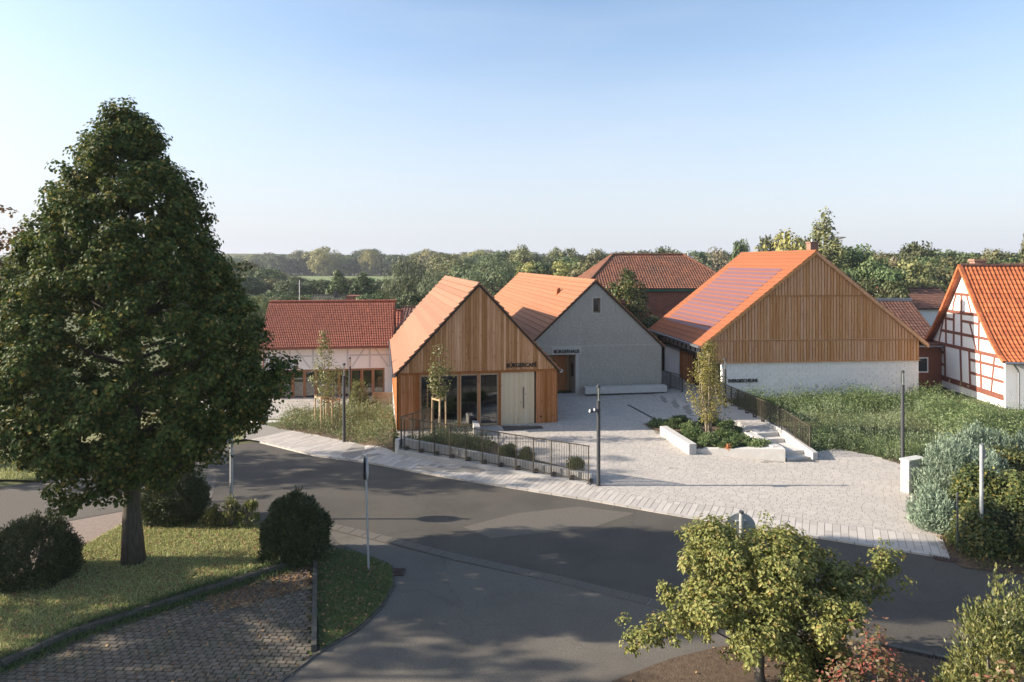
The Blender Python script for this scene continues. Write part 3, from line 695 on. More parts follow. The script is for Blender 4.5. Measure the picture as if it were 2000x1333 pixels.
obj('ceiling', MB().box(.15, W - .15, .15, Ln - .15, 2.6, 2.7), M['interior_dark'], cafe)
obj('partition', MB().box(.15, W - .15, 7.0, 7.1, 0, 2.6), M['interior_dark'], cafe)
planks(cafe, 0.03, W - .03, 2.86, rl, 0.0, 58, M['wood_gable'], d=.03)
obj('trim_board', MB().box(0, W, -.07, 0.0, 2.76, 2.855), M['wood_low'], cafe)
planks(cafe, 0.03, 1.06, 0.0, 2.76, 0.0, 8, M['wood_low'])
planks(cafe, 7.14, W - .03, 0.0, 2.76, 0.0, 9, M['wood_low'])
side_planks(cafe, 0.0, 0.02, Ln, -.35, ze - .05, 118, M['wood_low'])
side_planks(cafe, W, 0.02, Ln, -.05, ze - .05, 118, M['wood_low'], 1)
fw_ = .085
for a, b in ((1.2, 3.02), (3.23, 4.05), (4.24, 5.09)):
    f = obj('window', MB().box(a - fw_, a, .0, .1, .05, 2.74).box(b, b + fw_, .0, .1, .05, 2.74).box(a, b, .0, .1, .05, .14).box(a, b, .0, .1, 2.64, 2.74), M['wood_frame'], cafe)
    obj('pane', MB().box(a + .002, b - .002, .05, .062, .142, 2.638), M['glass'], f)
for xx, ww in ((1.09, .05), (3.125, .06), (4.145, .06), (5.227, .1)):
    obj('post', MB().box(xx - ww / 2, xx + ww / 2, -.07, -.002, 0, 2.755), M['wood_low'], cafe)
obj('post', MB().box(5.18, 5.275, .0, .12, 0, 2.75), M['wood_low'], cafe)
door = obj('door', MB().box(5.28, 7.07, .03, .09, .02, 2.74), M['door_cream'], cafe)
for i in range(14):
    x0 = 5.30 + i * 1.75 / 14; obj('board', MB().box(x0 + .003, x0 + 1.75 / 14 - .003, .008, .028, .03, 2.72), M['door_cream'], door)
obj('handle', MB().box(6.47, 6.50, -.06, -.03, .85, 1.95).box(6.475, 6.495, -.03, .008, .95, .98).box(6.475, 6.495, -.03, .008, 1.82, 1.85), M['black'], door)
obj('doormat', MB().box(5.3, 7.3, -1.0, -.06, -.02, .012), M['steel_dark'], cafe)
text('BÜRGERCAFÉ', .30, M['black'], cafe, (5.58, -.055, 3.0), width=1.6)
obj('vent_cap', MB().box(7.36, 7.45, -.05, -.03, .35, .43), M['black'], cafe)
gable_roof(cafe, W, Ln, ze, zr, M['tile_cafe'], .12, .10, .15, 17, course='tile_course', step=.08)
obj('gutter', MB().xz([(-.26, ze - .22), (-.12, ze - .25), (-.10, ze - .14), (-.13, ze - .14), (-.15, ze - .2), (-.23, ze - .18), (-.25, ze - .1), (-.28, ze - .1)], -.15, Ln + .15), M['zinc'], cafe)
obj('gutter', MB().xz([(W + .12, ze - .25), (W + .26, ze - .22), (W + .28, ze - .1), (W + .25, ze - .1), (W + .15, ze - .2), (W + .10, ze - .14)], -.15, Ln + .15), M['zinc'], cafe)

# furniture that shows through the café windows
ca, sa_ = .982, .1885
def cpt(u, d, z=0.36): return (-5.77 + u * ca - d * sa_, 34.34 + u * sa_ + d * ca, z)
def table_thing(u, d, lab):
    t = thing('cafe_table', lab, 'table', cpt(u, d, .36), math.atan2(.1885, .982), 'tables inside the café')
    obj('tabletop', MB().box(-.6, .6, -.35, .35, .71, .75), M['table'], t)
    for sx in (-.5, .5):
        for sy in (-.27, .27): obj('leg', MB().box(sx - .025, sx + .025, sy - .025, sy + .025, 0, .71), M['steel_dark'], t)
for u, d, lab in ((1.9, 1.6, 'pale café table behind the wide left window'), (3.7, 2.4, 'pale café table behind the middle window'), (4.7, 1.5, 'pale café table behind the window next to the cream door')): table_thing(u, d, lab)
def chair_thing(u, d, r, lab):
    t = thing('cafe_chair', lab, 'chair', cpt(u, d, .36), r, 'chairs inside the café')
    obj('seat', MB().box(-.22, .22, -.22, .22, .43, .46), M['steel_dark'], t)
    obj('backrest', MB().box(-.22, .22, .19, .22, .6, .85), M['steel_dark'], t)
    for sx in (-.2, .2):
        for sy in (-.2, .2): obj('leg', MB().box(sx - .015, sx + .015, sy - .015, sy + .015, 0, .43 if sy < 0 else .6), M['steel_dark'], t)
for u, d, r, lab in ((1.5, .9, 3.3, 'dark chair nearest the wide left café window, on its left'), (2.3, .95, 2.9, 'dark chair nearest the wide left café window, on its right'), (3.6, 1.6, 3.1, 'dark chair behind the middle café window'), (4.7, .8, 3.2, 'dark chair behind the café window next to the door')):
    chair_thing(u, d, r, lab)
t = thing('long_bench', 'long pale bench along the back wall inside the café', 'bench', cpt(.4, 6.3, .36), math.atan2(.1885, .982))
obj('seat', MB().box(0, 6, 0, .45, .42, .48), M['table'], t); obj('plinth', MB().box(.1, 5.9, .1, .4, 0, .42), M['interior'], t)

# ================================================================= the rendered village hall
W, Ln = 8.5, 29.8
hall = building('village_hall', 'grey rendered gabled hall with bright orange tile roof and dark BÜRGERHAUS lettering', .94, 41.46, .70, math.atan2(.1455, .9894), 'hall')
ze, zr = 3.02, 7.0
m_r = M['grey_render']
sl = (zr - ze) / (W / 2); tz = lambda x: ze + sl * (W / 2 - abs(x - W / 2)) - .08
D = .35
w = MB()
zt = 3.0
def panel(x0, x1, z0, z1, y0=0.0): w.box(x0, x1, y0, D, z0, z1)
panel(0.0, .9, -.3, 2.45); panel(3.2, W, -.3, 2.45)
panel(0.0, W, 2.45, 2.98)
lower = obj('wall', w, m_r, hall)
obj('door_surround', MB().box(2.99, 3.198, -.012, 1.6, -.3, 2.45), M['grey_smooth'], hall)
obj('lintel_band', MB().box(1.5, 3.35, -.010, -.001, 2.452, 2.95), M['grey_smooth'], hall)
up = MB()
wx0, wx1, wz0, wz1 = 4.09, 4.56, 5.0, 5.9
up.xz([(0, 2.98), (wx0, 2.98), (wx0, tz(wx0)), (0, tz(0))], .0, D)
up.xz([(wx1, 2.98), (W, 2.98), (W, tz(W)), (wx1, tz(wx1))], .0, D)
up.box(wx0, wx1, .0, D, 2.98, wz0)
up.xz([(wx0, wz1), (wx1, wz1), (wx1, tz(wx1)), (W / 2, tz(W / 2)), (wx0, tz(wx0))], .0, D)
obj('gable', up, m_r, hall)
obj('string_course', MB().box(.0, W, -.012, -.001, 2.96, 3.0), M['grey_smooth'], hall)
f = obj('window', MB().box(wx0 - .07, wx0, -.02, .22, wz0 - .07, wz1 + .07).box(wx1, wx1 + .07, -.02, .22, wz0 - .07, wz1 + .07).box(wx0, wx1, -.02, .22, wz0 - .07, wz0).box(wx0, wx1, -.02, .22, wz1, wz1 + .07), M['grey_smooth'], hall)
obj('frame', MB().box(wx0 + .001, wx0 + .09, .2, .26, wz0 + .001, wz1 - .001).box(wx1 - .05, wx1 - .001, .2, .26, wz0 + .001, wz1 - .001).box(wx0 + .09, wx1 - .05, .2, .26, wz0 + .001, wz0 + .05).box(wx0 + .09, wx1 - .05, .2, .26, wz1 - .05, wz1 - .001), M['wood_frame'], f)
obj('pane', MB().box(wx0 + .091, wx1 - .051, .225, .235, wz0 + .051, wz1 - .051), M['dark_glass'], f)
sides = MB().box(0, .3, D, Ln, -.3, ze).box(W - .3, W, D, Ln, -.3, ze).xz([(0, -.3), (W, -.3), (W, ze), (W / 2, zr - .1), (0, ze)], Ln, Ln + .3)
obj('side_wall', sides, m_r, hall)
obj('porch', MB().box(.9, 2.98, 1.5, 1.6, -.02, 2.45).box(.88, .9, D, 1.6, -.02, 2.45).box(.9, 2.99, D, 1.6, 2.45, 2.5), M['wood_frame'], hall)
obj('door', MB().box(1.95, 2.75, 1.44, 1.5, 0, 2.2), M['wood_low'], hall)
obj('notice_board', MB().box(2.95, 2.985, .5, 1.0, 1.0, 1.8), M['black'], hall)
text('BÜRGERHAUS', .29, M['black'], hall, (1.64, -.045, 2.56), width=1.58)
roof, sl2 = gable_roof(hall, W, Ln, ze, zr, M['tile_haus'], .18, .10, .2, 17, course='tile_course', step=.045)
# small orange vent on the roof
vx, vz = W / 2 - 1.15, zr - 1.15 * sl2
obj('roof_vent', MB().xz([(vx - .16, vz - .16 * sl2 + .04), (vx + .12, vz + .12 * sl2 + .04), (vx + .1, vz + .42), (vx - .1, vz + .36)], 5.3, 5.62), M['tile_barn'], roof)
obj('verge_flashing', MB().xz([(W / 2, zr + .03), (W / 2 - .12, zr - .02), (-.12, ze - .12), (-.05, ze - .16), (W / 2, zr - .1)], -.06, -.02), M['zinc'], hall)
bn = thing('concrete_bench', 'long pale concrete bench along the foot of the grey hall', 'bench', (0, 0, 0), math.atan2(.1455, .9894))
bx, by = .94 + 3.42 * .9894 + .75 * .1455, 41.46 + 3.42 * .1455 - .75 * .9894
bn.location = (bx, by, g(bx, by) + .03)
obj('seat', MB().box(0, 5.15, 0, .55, .14, .52), M['concrete'], bn); obj('base', MB().box(.12, 5.03, .12, .5, -.1, .14), M['kerb_dark'], bn)

# ================================================================= the energy barn
W, Ln = 13.3, 10.45
BX, BY, BZ = 11.68, 40.62, .30
AB = math.atan2(.0882, .9961)
barn = building('energy_barn', 'wide batten-clad barn with solar strips in its orange roof and ENERGIESCHEUNE lettering', BX, BY, BZ, AB, 'barn')
ze, zr = 3.92, 9.20
sl = (zr - ze) / (W / 2); tz = lambda x: ze + sl * (W / 2 - abs(x - W / 2)) - .12
core = MB().xz([(.1, 2.55), (W - .1, 2.55), (W - .1, tz(W)), (W / 2, zr - .2), (.1, tz(0))], .05, .2)
core.box(W - .25, W - .02, .2, Ln, 2.55, ze - .1).xz([(.1, -.4), (W - .1, -.4), (W - .1, tz(W)), (W / 2, zr - .2), (.1, tz(0))], Ln - .2, Ln)
obj('wall', core, M['backing'], barn)
# whitewashed brick base, laid course by course
base = obj('brick_base', MB().box(.87, W, .06, .3, -.5, 2.54).box(W - .3, W, .3, Ln, -.5, 2.54), M['white_wall'], barn)
bricks = []
zc = -.35; r = 0
while zc < 2.5:
    x = .875 - (r % 2) * .25
    while x < W - .02:
        a, b = max(.875, x), min(W - .003, x + .49)
        if b - a > .05: bricks.append((a, b, zc))
        x += .5
    zc += .205; r += 1
random.shuffle(bricks)
bm_ = MB()
for i, (a, b, z) in enumerate(bricks):
    j = random.uniform(.0, .007)
    if i < 300: obj('brick', MB().box(a, b - .008, .046 - j, .0605, z, z + .197), M['white_brick'], base)
    else: bm_.box(a, b - .008, .046 - j, .0605, z, z + .197)
obj('bricks_far', bm_, M['white_brick'], base, kind='stuff')
# battens in three bands
def battens(x0, x1, zlo, zhi, n, y):
    w_ = (x1 - x0) / n
    for i in range(n):
        a = x0 + i * w_; b = a + w_ * .80; mid = (a + b) / 2
        top = zhi(min((a, b), key=lambda q: zhi(q))) if callable(zhi) else zhi
        if top - zlo < .06: continue
        za, zb = (zhi(a), zhi(b)) if callable(zhi) else (zhi, zhi)
        obj('batten', MB().xz([(a, zlo), (b, zlo), (b, zb), (a, za)], y - .055 - random.uniform(0, .012), y), M['wood_barn'], barn)
        obj('under_board', MB().xz([(b + .002, zlo), (a + w_ - .002, zlo), (a + w_ - .002, zhi(a + w_) if callable(zhi) else zhi), (b + .002, zb)], y - .02, y), M['wood_barn'], barn) if i % 1 == 0 and n < 0 else None
obj('board_backing', MB().xz([(.02, 2.56), (W - .02, 2.56), (W - .02, tz(W)), (W / 2, tz(W / 2)), (.02, tz(0))], .01, .05), M['wood_low'], barn)
Z1, Z2 = 3.83, 6.48
battens(.02, W - .02, 2.56, lambda x: min(Z1 - .06, tz(x)), 70, .01)
battens(.02, W - .02, Z1 + .06, lambda x: min(Z2 - .06, tz(x)), 70, .01)
hw = (zr - .12 - Z2) / sl
battens(W / 2 - hw, W / 2 + hw, Z2 + .06, tz, 34, .01)
for z in (Z1, Z2):
    xx0 = 0 if z == Z1 else W / 2 - hw - .1
    obj('rail', MB().box(xx0, W - xx0, -.075, .01, z - .055, z - .015), M['wood_barn'], barn)
    obj('rail', MB().box(xx0, W - xx0, -.085, .01, z + .015, z + .055), M['wood_barn'], barn)
obj('drip_board', MB().box(-.02, W + .02, -.09, .05, 2.5, 2.555), M['wood_barn'], barn)
roof, _ = gable_roof(barn, W, Ln, ze, zr, M['tile_barn'], .5, .16, .1, 24, course='tile_course', step=.02)
for sgn in (1, -1):
    X = (lambda x: x) if sgn == 1 else (lambda x: W - x)
    obj('bargeboard', MB().xz([(X(-.5), ze - .5 * sl - .2), (X(W / 2), zr - .2), (X(W / 2), zr + .0), (X(-.5), ze - .5 * sl + .0)], -.2, -.165), M['wood_barn'], barn)
obj('bargeboard', MB().xz([(W / 2 + .002, zr - .24), (W + .5, ze - .5 * sl - .24), (W + .5, ze - .5 * sl - .205), (W / 2 + .002, zr - .205)], -.18, .0), M['wood_barn'], barn)
# solar strips lie on the left slope
half = W / 2; xe = -.5; zee = ze - .5 * sl; SLN = math.hypot(half - xe, zr - zee); ca_, sa2 = 1 / math.hypot(1, sl), sl / math.hypot(1, sl)
for i in range(16):
    s0 = SLN * (.135 + i * .0425); s1 = s0 + SLN * .030
    p0 = (xe + s0 * ca_, zee + s0 * sa2); p1 = (xe + s1 * ca_, zee + s1 * sa2); up0, up1 = .05, .045
    pan = obj('solar_panel', MB().xz([(p0[0] - sa2 * .03, p0[1] + ca_ * .03), (p1[0] - sa2 * .03, p1[1] + ca_ * .03), (p1[0] - sa2 * up1, p1[1] + ca_ * up1), (p0[0] - sa2 * up0, p0[1] + ca_ * up0)], 1.2, Ln - 1.1), M['solar'], roof)
# chimney
obj('chimney', MB().box(W / 2 + .12, W / 2 + .62, .75, 1.25, zr - 1.0, zr + .5).box(W / 2 + .07, W / 2 + .67, .7, 1.3, zr + .5, zr + .58), M['brick_brown'], roof)
obj('chimney_pot', MB().tube([(W / 2 + .37, 1.0, zr + .58), (W / 2 + .37, 1.0, zr + .76)], .09, 8), M['zinc'], roof)
# half-timbered side under the left eave
side = obj('side_wall', MB().box(.32, .5, .35, Ln - .2, 2.75, 3.75).box(.6, .8, 6.98, Ln - .2, -.4, 2.75), M['white_wall'], barn)
y = .35
k = 0
while y < Ln - .3:
    obj('post', MB().box(.27, .318, y, y + .11, 2.82, 3.72), M['timber_dark'], side); y += .86; k += 1
obj('sill_beam', MB().box(.2, .52, .3, Ln - .2, 2.6, 2.75), M['timber_dark'], side)
obj('top_plate', MB().box(.25, .5, .3, Ln - .2, 3.752, 3.85), M['timber_dark'], side)
for y0, y1 in ((.6, 1.1), (8.0, 8.6), (9.0, 9.6)): obj('brace', MB().beam((.295, y0, 2.8), (.295, y1, 3.7), .045, .09, (1, 0, 0)), M['timber_dark'], side)
obj('brace', MB().beam((.3, .33, 2.65), (.12, .22, 3.1), .12, .12).beam((.12, .22, 3.1), (.1, .12, 3.6), .11, .11), M['timber_dark'], side)
obj('entry_shade_panel', MB().box(1.2, 1.3, .31, 7.0, -.3, 2.6).box(.9, 1.2, .31, .4, -.3, 2.55), M['interior_dark'], barn)  # near-black panels carry the shade inside the open entry in their colour
gt = obj('sliding_door', MB().box(.66, .7, 4.4, 6.95, .1, 2.55), M['backing'], barn)
for i in range(15): obj('slat', MB().box(.61, .658, 4.42 + i * .168, 4.42 + i * .168 + .12, .1, 2.55), M['wood_low'], gt)
obj('gutter', MB().xz([(-.66, ze - .5 * sl - .12), (-.54, ze - .5 * sl - .12), (-.52, ze - .5 * sl + .0), (-.68, ze - .5 * sl + .0)], -.1, Ln + .1), M['zinc'], barn)
text('ENERGIESCHEUNE', .28, M['black'], barn, (1.22, .0, 1.34), width=1.83)

# ================================================================= pantiles
def pantile_unit(w, l):
    """one S-shaped roof tile lying in the xy plane, x across, y up the slope"""
    xs = [0, .18, .42, .62, .82, 1.0]; zs = [.03, .045, .012, .0, .012, .03]
    V = []; 
    for yy, zz in ((0, .028), (l * 1.06, .0)):
        for a, b in zip(xs, zs): V.append((a * w * 1.02, yy, b + zz + .01))
    n = len(xs); Fc = [(i, i + 1, n + i + 1, n + i) for i in range(n - 1)]
    V += [(a * w * 1.02, 0, b + .012) for a, b in zip(xs, zs)]
    Fc += [(2 * n + i, 2 * n + i + 1, i + 1, i) for i in range(n - 1)]
    return V, Fc

def pantiles(parent, origin, ux, uy, wid, lng, tw, tl, m, limit=300, sag=None, names=('roof_tile', 'roof_tiles_far'), sides=None):
    """tiles over a slope: origin lower left corner, ux across, uy up the slope; nearest 300 are objects"""
    ux = Vector(ux).normalized(); uy = Vector(uy).normalized(); nz = ux.cross(uy).normalized(); R = Matrix((ux, uy, nz)).transposed()
    V, Fc = pantile_unit(tw, tl); me = mesh_of(names[0], MB().add(V, Fc)); me.materials.append(m); me.shade_smooth() if False else None
    nx, ny = int(wid / tw), int(lng / tl); rest = MB(); k = 0
    for j in range(ny):
        for i in range(nx):
            x, y_ = i * tw, j * tl
            if sides and not sides(x + tw / 2, y_ + tl / 2): continue
            p = Vector(origin) + ux * x + uy * y_ + nz * random.uniform(0, .008) + (nz * sag(y_) if sag else Vector())
            if k < limit:
                o = bpy.data.objects.new(names[0], me); COL.objects.link(o); o.parent = parent
                o.matrix_local = Matrix.Translation(p) @ R.to_4x4(); k += 1
            else:
                b = len(rest.v); rest.v += [tuple(p + R @ Vector(q)) for q in V]; rest.f += [tuple(b + a for a in q) for q in Fc]
    if rest.v:
        me2 = bpy.data.meshes.new(names[1]); me2.from_pydata(rest.v, [], rest.f); me2.materials.append(m)
        o = bpy.data.objects.new(names[1], me2); COL.objects.link(o); o.parent = parent; o['kind'] = 'stuff'

# ================================================================= the white museum
mx, my = -17.6, 48.0
AM = math.atan2(.14, .99); W = 9.05; Ln = 6.6
mus = building('museum', 'long white half-timbered museum with dark red pantile roof and glazed oak doors', mx, my, -.8, AM, 'museum')
ze, zr = 3.88, 6.62
wl = MB().box(0, W, 0, .3, 2.0, ze - .05).box(0, .5, 0, .3, -.5, 2.0).box(W - .55, W, 0, .3, -.5, 2.0)
wl.yz([(.3, -.5), (Ln, -.5), (Ln, ze - .1), (Ln / 2, zr - .15), (.3, ze - .1)], W - .3, W).yz([(.3, -.5), (Ln, -.5), (Ln, ze - .1), (Ln / 2, zr - .15), (.3, ze - .1)], 0, .3)
obj('wall', wl, M['white_wall'], mus)
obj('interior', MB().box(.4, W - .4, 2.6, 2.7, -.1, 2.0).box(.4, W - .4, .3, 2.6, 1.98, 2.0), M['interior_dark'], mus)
def mbeam(x0, z0, x1, z1, w_=.13): obj('timber', MB().beam((x0, -.008, z0), (x1, -.008, z1), w_, .02, (0, 1, 0)), M['timber_grey'], mus)
for x in (.15, 1.9, 3.5, 4.6, 5.9, 7.45, W - .15): mbeam(x, 2.06, x, ze - .12)
for x0, x1 in ((.25, 1.8), (2.0, 3.4), (3.6, 4.5), (6.0, 7.38), (7.52, W - .25)): mbeam(x0, 2.95, x1, 2.95, .11)
for x0, x1 in ((1.7, .9), (2.1, 3.3), (7.25, 6.2), (7.65, 8.75)): mbeam(x1, 2.1, x0, ze - .15, .11)
x0 = .52; n = 10; wv = (W - 1.09) / n
for i in range(n):
    a = x0 + i * wv
    f = obj('glazed_door', MB().box(a + .002, a + .1, .05, .17, -.1, 1.98).box(a + wv - .1, a + wv - .002, .05, .17, -.1, 1.98).box(a + .1, a + wv - .1, .05, .17, 1.86, 1.98).box(a + .1, a + wv - .1, .05, .17, -.1, .02), M['wood_brown'], mus)
    obj('pane', MB().box(a + .101, a + wv - .101, .1, .11, .021, 1.859), M['glass'], f)
text('MUSEUM', .27, M['black'], mus, (1.02, -.035, 2.12), width=1.42)
slp = (zr - ze) / (Ln / 2)
deck = MB().yz([(-.35, ze - .35 * slp - .1), (-.35, ze - .35 * slp), (Ln / 2, zr), (Ln / 2, zr - .12)][::-1], -.15, W + .12).yz([(Ln + .35, ze - .35 * slp - .1), (Ln / 2, zr - .12), (Ln / 2, zr), (Ln + .35, ze - .35 * slp)][::-1], -.15, W + .12)
mroof = obj('roof', deck, M['tile_red'], mus)
pantiles(mroof, (-.15, -.35, ze - .35 * slp + .005), (1, 0, 0), (0, 1, slp), W + .27, math.hypot(Ln / 2 + .35, (Ln / 2 + .35) * slp), .125, .25, M['tile_red'])
for i in range(24): obj('ridge_tile', MB().tube([(-.15 + i * .39, Ln / 2, zr + .02), (.25 + i * .39, Ln / 2, zr + .035)], .1, 8), M['tile_red'], mroof)
obj('gutter', MB().tube([(-.15, -.42, ze - .42 * slp), (W + .12, -.42, ze - .42 * slp)], .06, 6), M['timber_red'], mus)
obj('downpipe', MB().tube([(.12, -.1, ze - .4), (.12, -.08, -.4)], .04, 6), M['timber_red'], mus)

# ================================================================= the half-timbered house on the right
HX, HY = 27.4, 37.9
gd = Vector((.1118, .9937))          # along the gable, away from us
AH = math.atan2(-.1118, .9937)       # local x runs along the ridge to the right, local y along the gable
fw = building('half_timbered_house', 'white gabled house with rust-red timber frame and flared orange pantile roof', HX, HY, .2, AH, 'house')
G = 8.19; ze, zr = 3.4, 8.38; RL = 14
xa = .0
def eave_prof(t):     # flared roof: t from eave (0) to ridge (1)
    return ze + (zr - ze) * (t ** 1.14)
pts = [(-.0 + G / 2 * t, eave_prof(t)) for t in (0, .15, .3, .5, .75, 1)]
poly = [(0, -.6), ] + [(a, b - .12) for a, b in pts] + [(G - a, b - .12) for a, b in reversed(pts[:-1])] + [(G, -.6)]
obj('wall', MB().yz(poly[::-1], 0, .3), M['white_wall'], fw)
obj('side_wall', MB().box(.3, RL, 0, .25, -.6, ze - .1).box(.3, RL, G - .25, G, -.6, ze - .1), M['white_wall'], fw)
def fbeam(y0, z0, y1, z1, w_=.17):
    obj('timber', MB().beam((-.012, y0, z0), (-.012, y1, z1), w_, .04 + random.uniform(0, .008), (1, 0, 0)), M['timber_red'], fw)
for y0, y1, z, w_ in ((.15, 8.05, 1.05, .32), (.1, 8.1, 3.28, .21), (1.2, 7.0, 4.15, .17), (1.95, 6.25, 5.47, .2), (2.95, 5.25, 6.62, .16)): fbeam(y0, z, y1, z + random.uniform(-.03, .03), w_)
# lower storey
for y, yb in ((8.02, 8.02), (6.5, 6.42), (4.62, 4.5), (3.62, 3.5), (2.42, 2.34)): fbeam(yb, 1.2, y, 3.2, .17)
fbeam(7.0, 1.2, 7.55, 3.2, .12); fbeam(1.32, 1.2, 1.02, 3.2, .13)
for y0, y1, z in ((6.55, 7.95, 2.73), (6.55, 7.95, 1.94), (.15, 3.55, 2.72), (.15, 3.5, 1.93)): fbeam(y0, z, y1, z + random.uniform(-.04, .04), .16)
# middle storey
for y in (6.33, 5.4, 4.47, 2.6): fbeam(y, 3.4, y + random.uniform(-.05, .05), 5.4, .16)
fbeam(7.2, 3.4, 6.6, 5.05, .11); fbeam(2.85, 3.4, 3.6, 5.0, .11)
for y0, y1, z in ((5.45, 6.85, 4.97), (2.65, 4.42, 4.95)): fbeam(y0, z, y1, z + .03, .15)
# upper storey: a curved brace, a post and a straight brace
fbeam(4.52, 5.55, 4.5, 6.55, .16); fbeam(5.5, 5.55, 5.38, 6.1, .12); fbeam(5.38, 6.08, 5.12, 6.55, .12); fbeam(3.4, 5.55, 3.88, 6.55, .12)
# roof slopes with flare
rf = MB()
ov = .28
segs = [(-.45, ze - .30)] + pts
for side_ in (0, 1):
    Y_ = (lambda a: a) if side_ == 0 else (lambda a: G - a)
    for (a0, b0), (a1, b1) in zip(segs, segs[1:]):
        rf.hexa([(-ov, Y_(a0), b0 - .1), (RL, Y_(a0), b0 - .1), (RL, Y_(a1), b1 - .1), (-ov, Y_(a1), b1 - .1), (-ov, Y_(a0), b0), (RL, Y_(a0), b0), (RL, Y_(a1), b1), (-ov, Y_(a1), b1)])
froof = obj('roof', rf, M['timber_red'], fw)
for (a0, b0), (a1, b1) in zip(segs, segs[1:]):
    l_ = math.hypot(a1 - a0, b1 - b0); nrow = max(1, round(l_ / .33)); 
    pantiles(froof, (-ov, a0, b0 + .005), (1, 0, 0), (0, a1 - a0, b1 - b0), 7.2, l_ + .02, .24, l_ / nrow, M['tile_old'], limit=48)
for side_ in (0, 1):
    Y_ = (lambda a: a) if side_ == 0 else (lambda a: G - a)
    for (a0, b0), (a1, b1) in zip(segs, segs[1:]):
        nrow = max(1, round(math.hypot(a1 - a0, b1 - b0) / .33))
        for r in range(nrow):
            t0, t1 = r / nrow, (r + 1) / nrow + .03
            q0 = (-ov - .03, Y_(a0 + (a1 - a0) * t0), b0 + (b1 - b0) * t0 + .03); q1 = (-ov - .03, Y_(a0 + (a1 - a0) * t1), b0 + (b1 - b0) * t1 + .015)
            obj('verge_tile', MB().beam(q0, q1, .16, .2, (1, 0, 0)), M['tile_old'], froof)
for i in range(20): obj('ridge_tile', MB().tube([(-ov + i * .4, G / 2, zr + .02), (-ov + i * .4 + .42, G / 2, zr + .04)], .13, 8), M['tile_brown'], froof)
obj('chimney', MB().box(.5, 1.15, G / 2 - .1, G / 2 + .5, zr - .6, zr + .3).box(.44, 1.21, G / 2 - .16, G / 2 + .56, zr + .3, zr + .42), M['brick_brown'], froof)
obj('gutter', MB().tube([(-ov, -.52, ze - .33), (RL, -.52, ze - .33)], .07, 8), M['zinc'], fw)
obj('downpipe', MB().tube([(.15, -.5, ze - .4), (.5, -.18, ze - .7), (.62, -.12, ze - .9), (.62, -.12, -.4)], .05, 8), M['zinc'], fw)
wn = obj('window', MB().box(1.4, 1.48, -.05, .05, .1, 2.2).box(2.6, 2.68, -.05, .05, .1, 2.2).box(1.48, 2.6, -.05, .05, .1, .18).box(1.48, 2.6, -.05, .05, 2.12, 2.2), M['zinc'], fw)
obj('pane', MB().box(1.481, 2.599, -.03, -.01, .181, 2.119), M['dark_glass'], wn)

# ================================================================= houses behind
def hip_house():
    x, y = W2(1165, 600); Y = 66.0
    X0 = (1145 - 1000) / F * Y; X1 = (1440 - 1000) / F * Y; Dp = 11.0
    t = building('brick_hall', 'large red brick hall with weathered hipped tile roof and green fascia', X0, Y, 0, .03, 'building')
    Wd = X1 - X0; ez, rz = 6.35, 9.6
    obj('wall', MB().box(0, Wd, 0, .3, -.2, ez - .35).box(0, .3, .3, Dp, -.2, ez - .35).box(Wd - .3, Wd, .3, Dp, -.2, ez - .35), M['brick_red'], t)
    bk = MB(); zz = 3.2
    while zz < ez - .5:
        xx = -.2 + random.random() * .3
        while xx < Wd: bk.box(max(0, xx), min(Wd, xx + .46), -.012, -.001, zz, zz + .14); xx += .5
        zz += .17
    obj('bricks_far', bk, M['brick_red'], t, kind='stuff')
    obj('fascia', MB().box(-.25, Wd + .25, -.3, -.013, ez - .35, ez - .1), M['green_paint'], t)
    h = 3.6
    V = [(-.4, -.4, ez - .1), (Wd + .4, -.4, ez - .1), (Wd + .4, Dp + .4, ez - .1), (-.4, Dp + .4, ez - .1), (h, Dp / 2, rz), (Wd - h, Dp / 2, rz)]
    rf = obj('roof', MB().add(V, [(0, 1, 5, 4), (1, 2, 5), (2, 3, 4, 5), (3, 0, 4), (3, 2, 1, 0)]), M['tile_hip'], t)
    sl_ = (rz - ez + .1) / (Dp / 2 + .4); LL = math.hypot(Dp / 2 + .4, rz - ez + .1)
    full = Wd + .8
    def ins(xx, yy):
        f = yy / LL * (h + .4); return f < xx < full - f
    pantiles(rf, (-.4, -.4, ez - .08), (1, 0, 0), (0, 1, sl_), full, LL, .26, .34, M['tile_hip'], limit=0, sides=ins)
    hl = math.hypot(h + .4, rz - ez + .1)
    pantiles(rf, (-.4, Dp + .4, ez - .08), (0, -1, 0), (1, 0, (rz - ez + .1) / (h + .4)), Dp + .8, hl, .26, .34, M['tile_hip'], limit=0, sides=lambda xx, yy: yy / hl * (Dp / 2 + .4) < xx < Dp + .8 - yy / hl * (Dp / 2 + .4))
    for a, b in ((V[0], V[4]), (V[1], V[5]), (V[4], V[5]), (V[3], V[4])):
        obj('ridge_cap', MB().tube([Vector(a) + Vector((0, 0, .06)), Vector(b) + Vector((0, 0, .06))], .13, 6), M['tile_hip'], rf)
    c = obj('chimney', MB().box(Wd - 3.1, Wd - 2.3, Dp / 2 + .8, Dp / 2 + 1.6, rz - 1.4, rz - .1), M['white_wall'], rf)
    obj('chimney_pot', MB().tube([(Wd - 2.7, Dp / 2 + 1.2, rz - .1), (Wd - 2.7, Dp / 2 + 1.2, rz + .25)], .12, 8), M['zinc'], c)
hip_house()

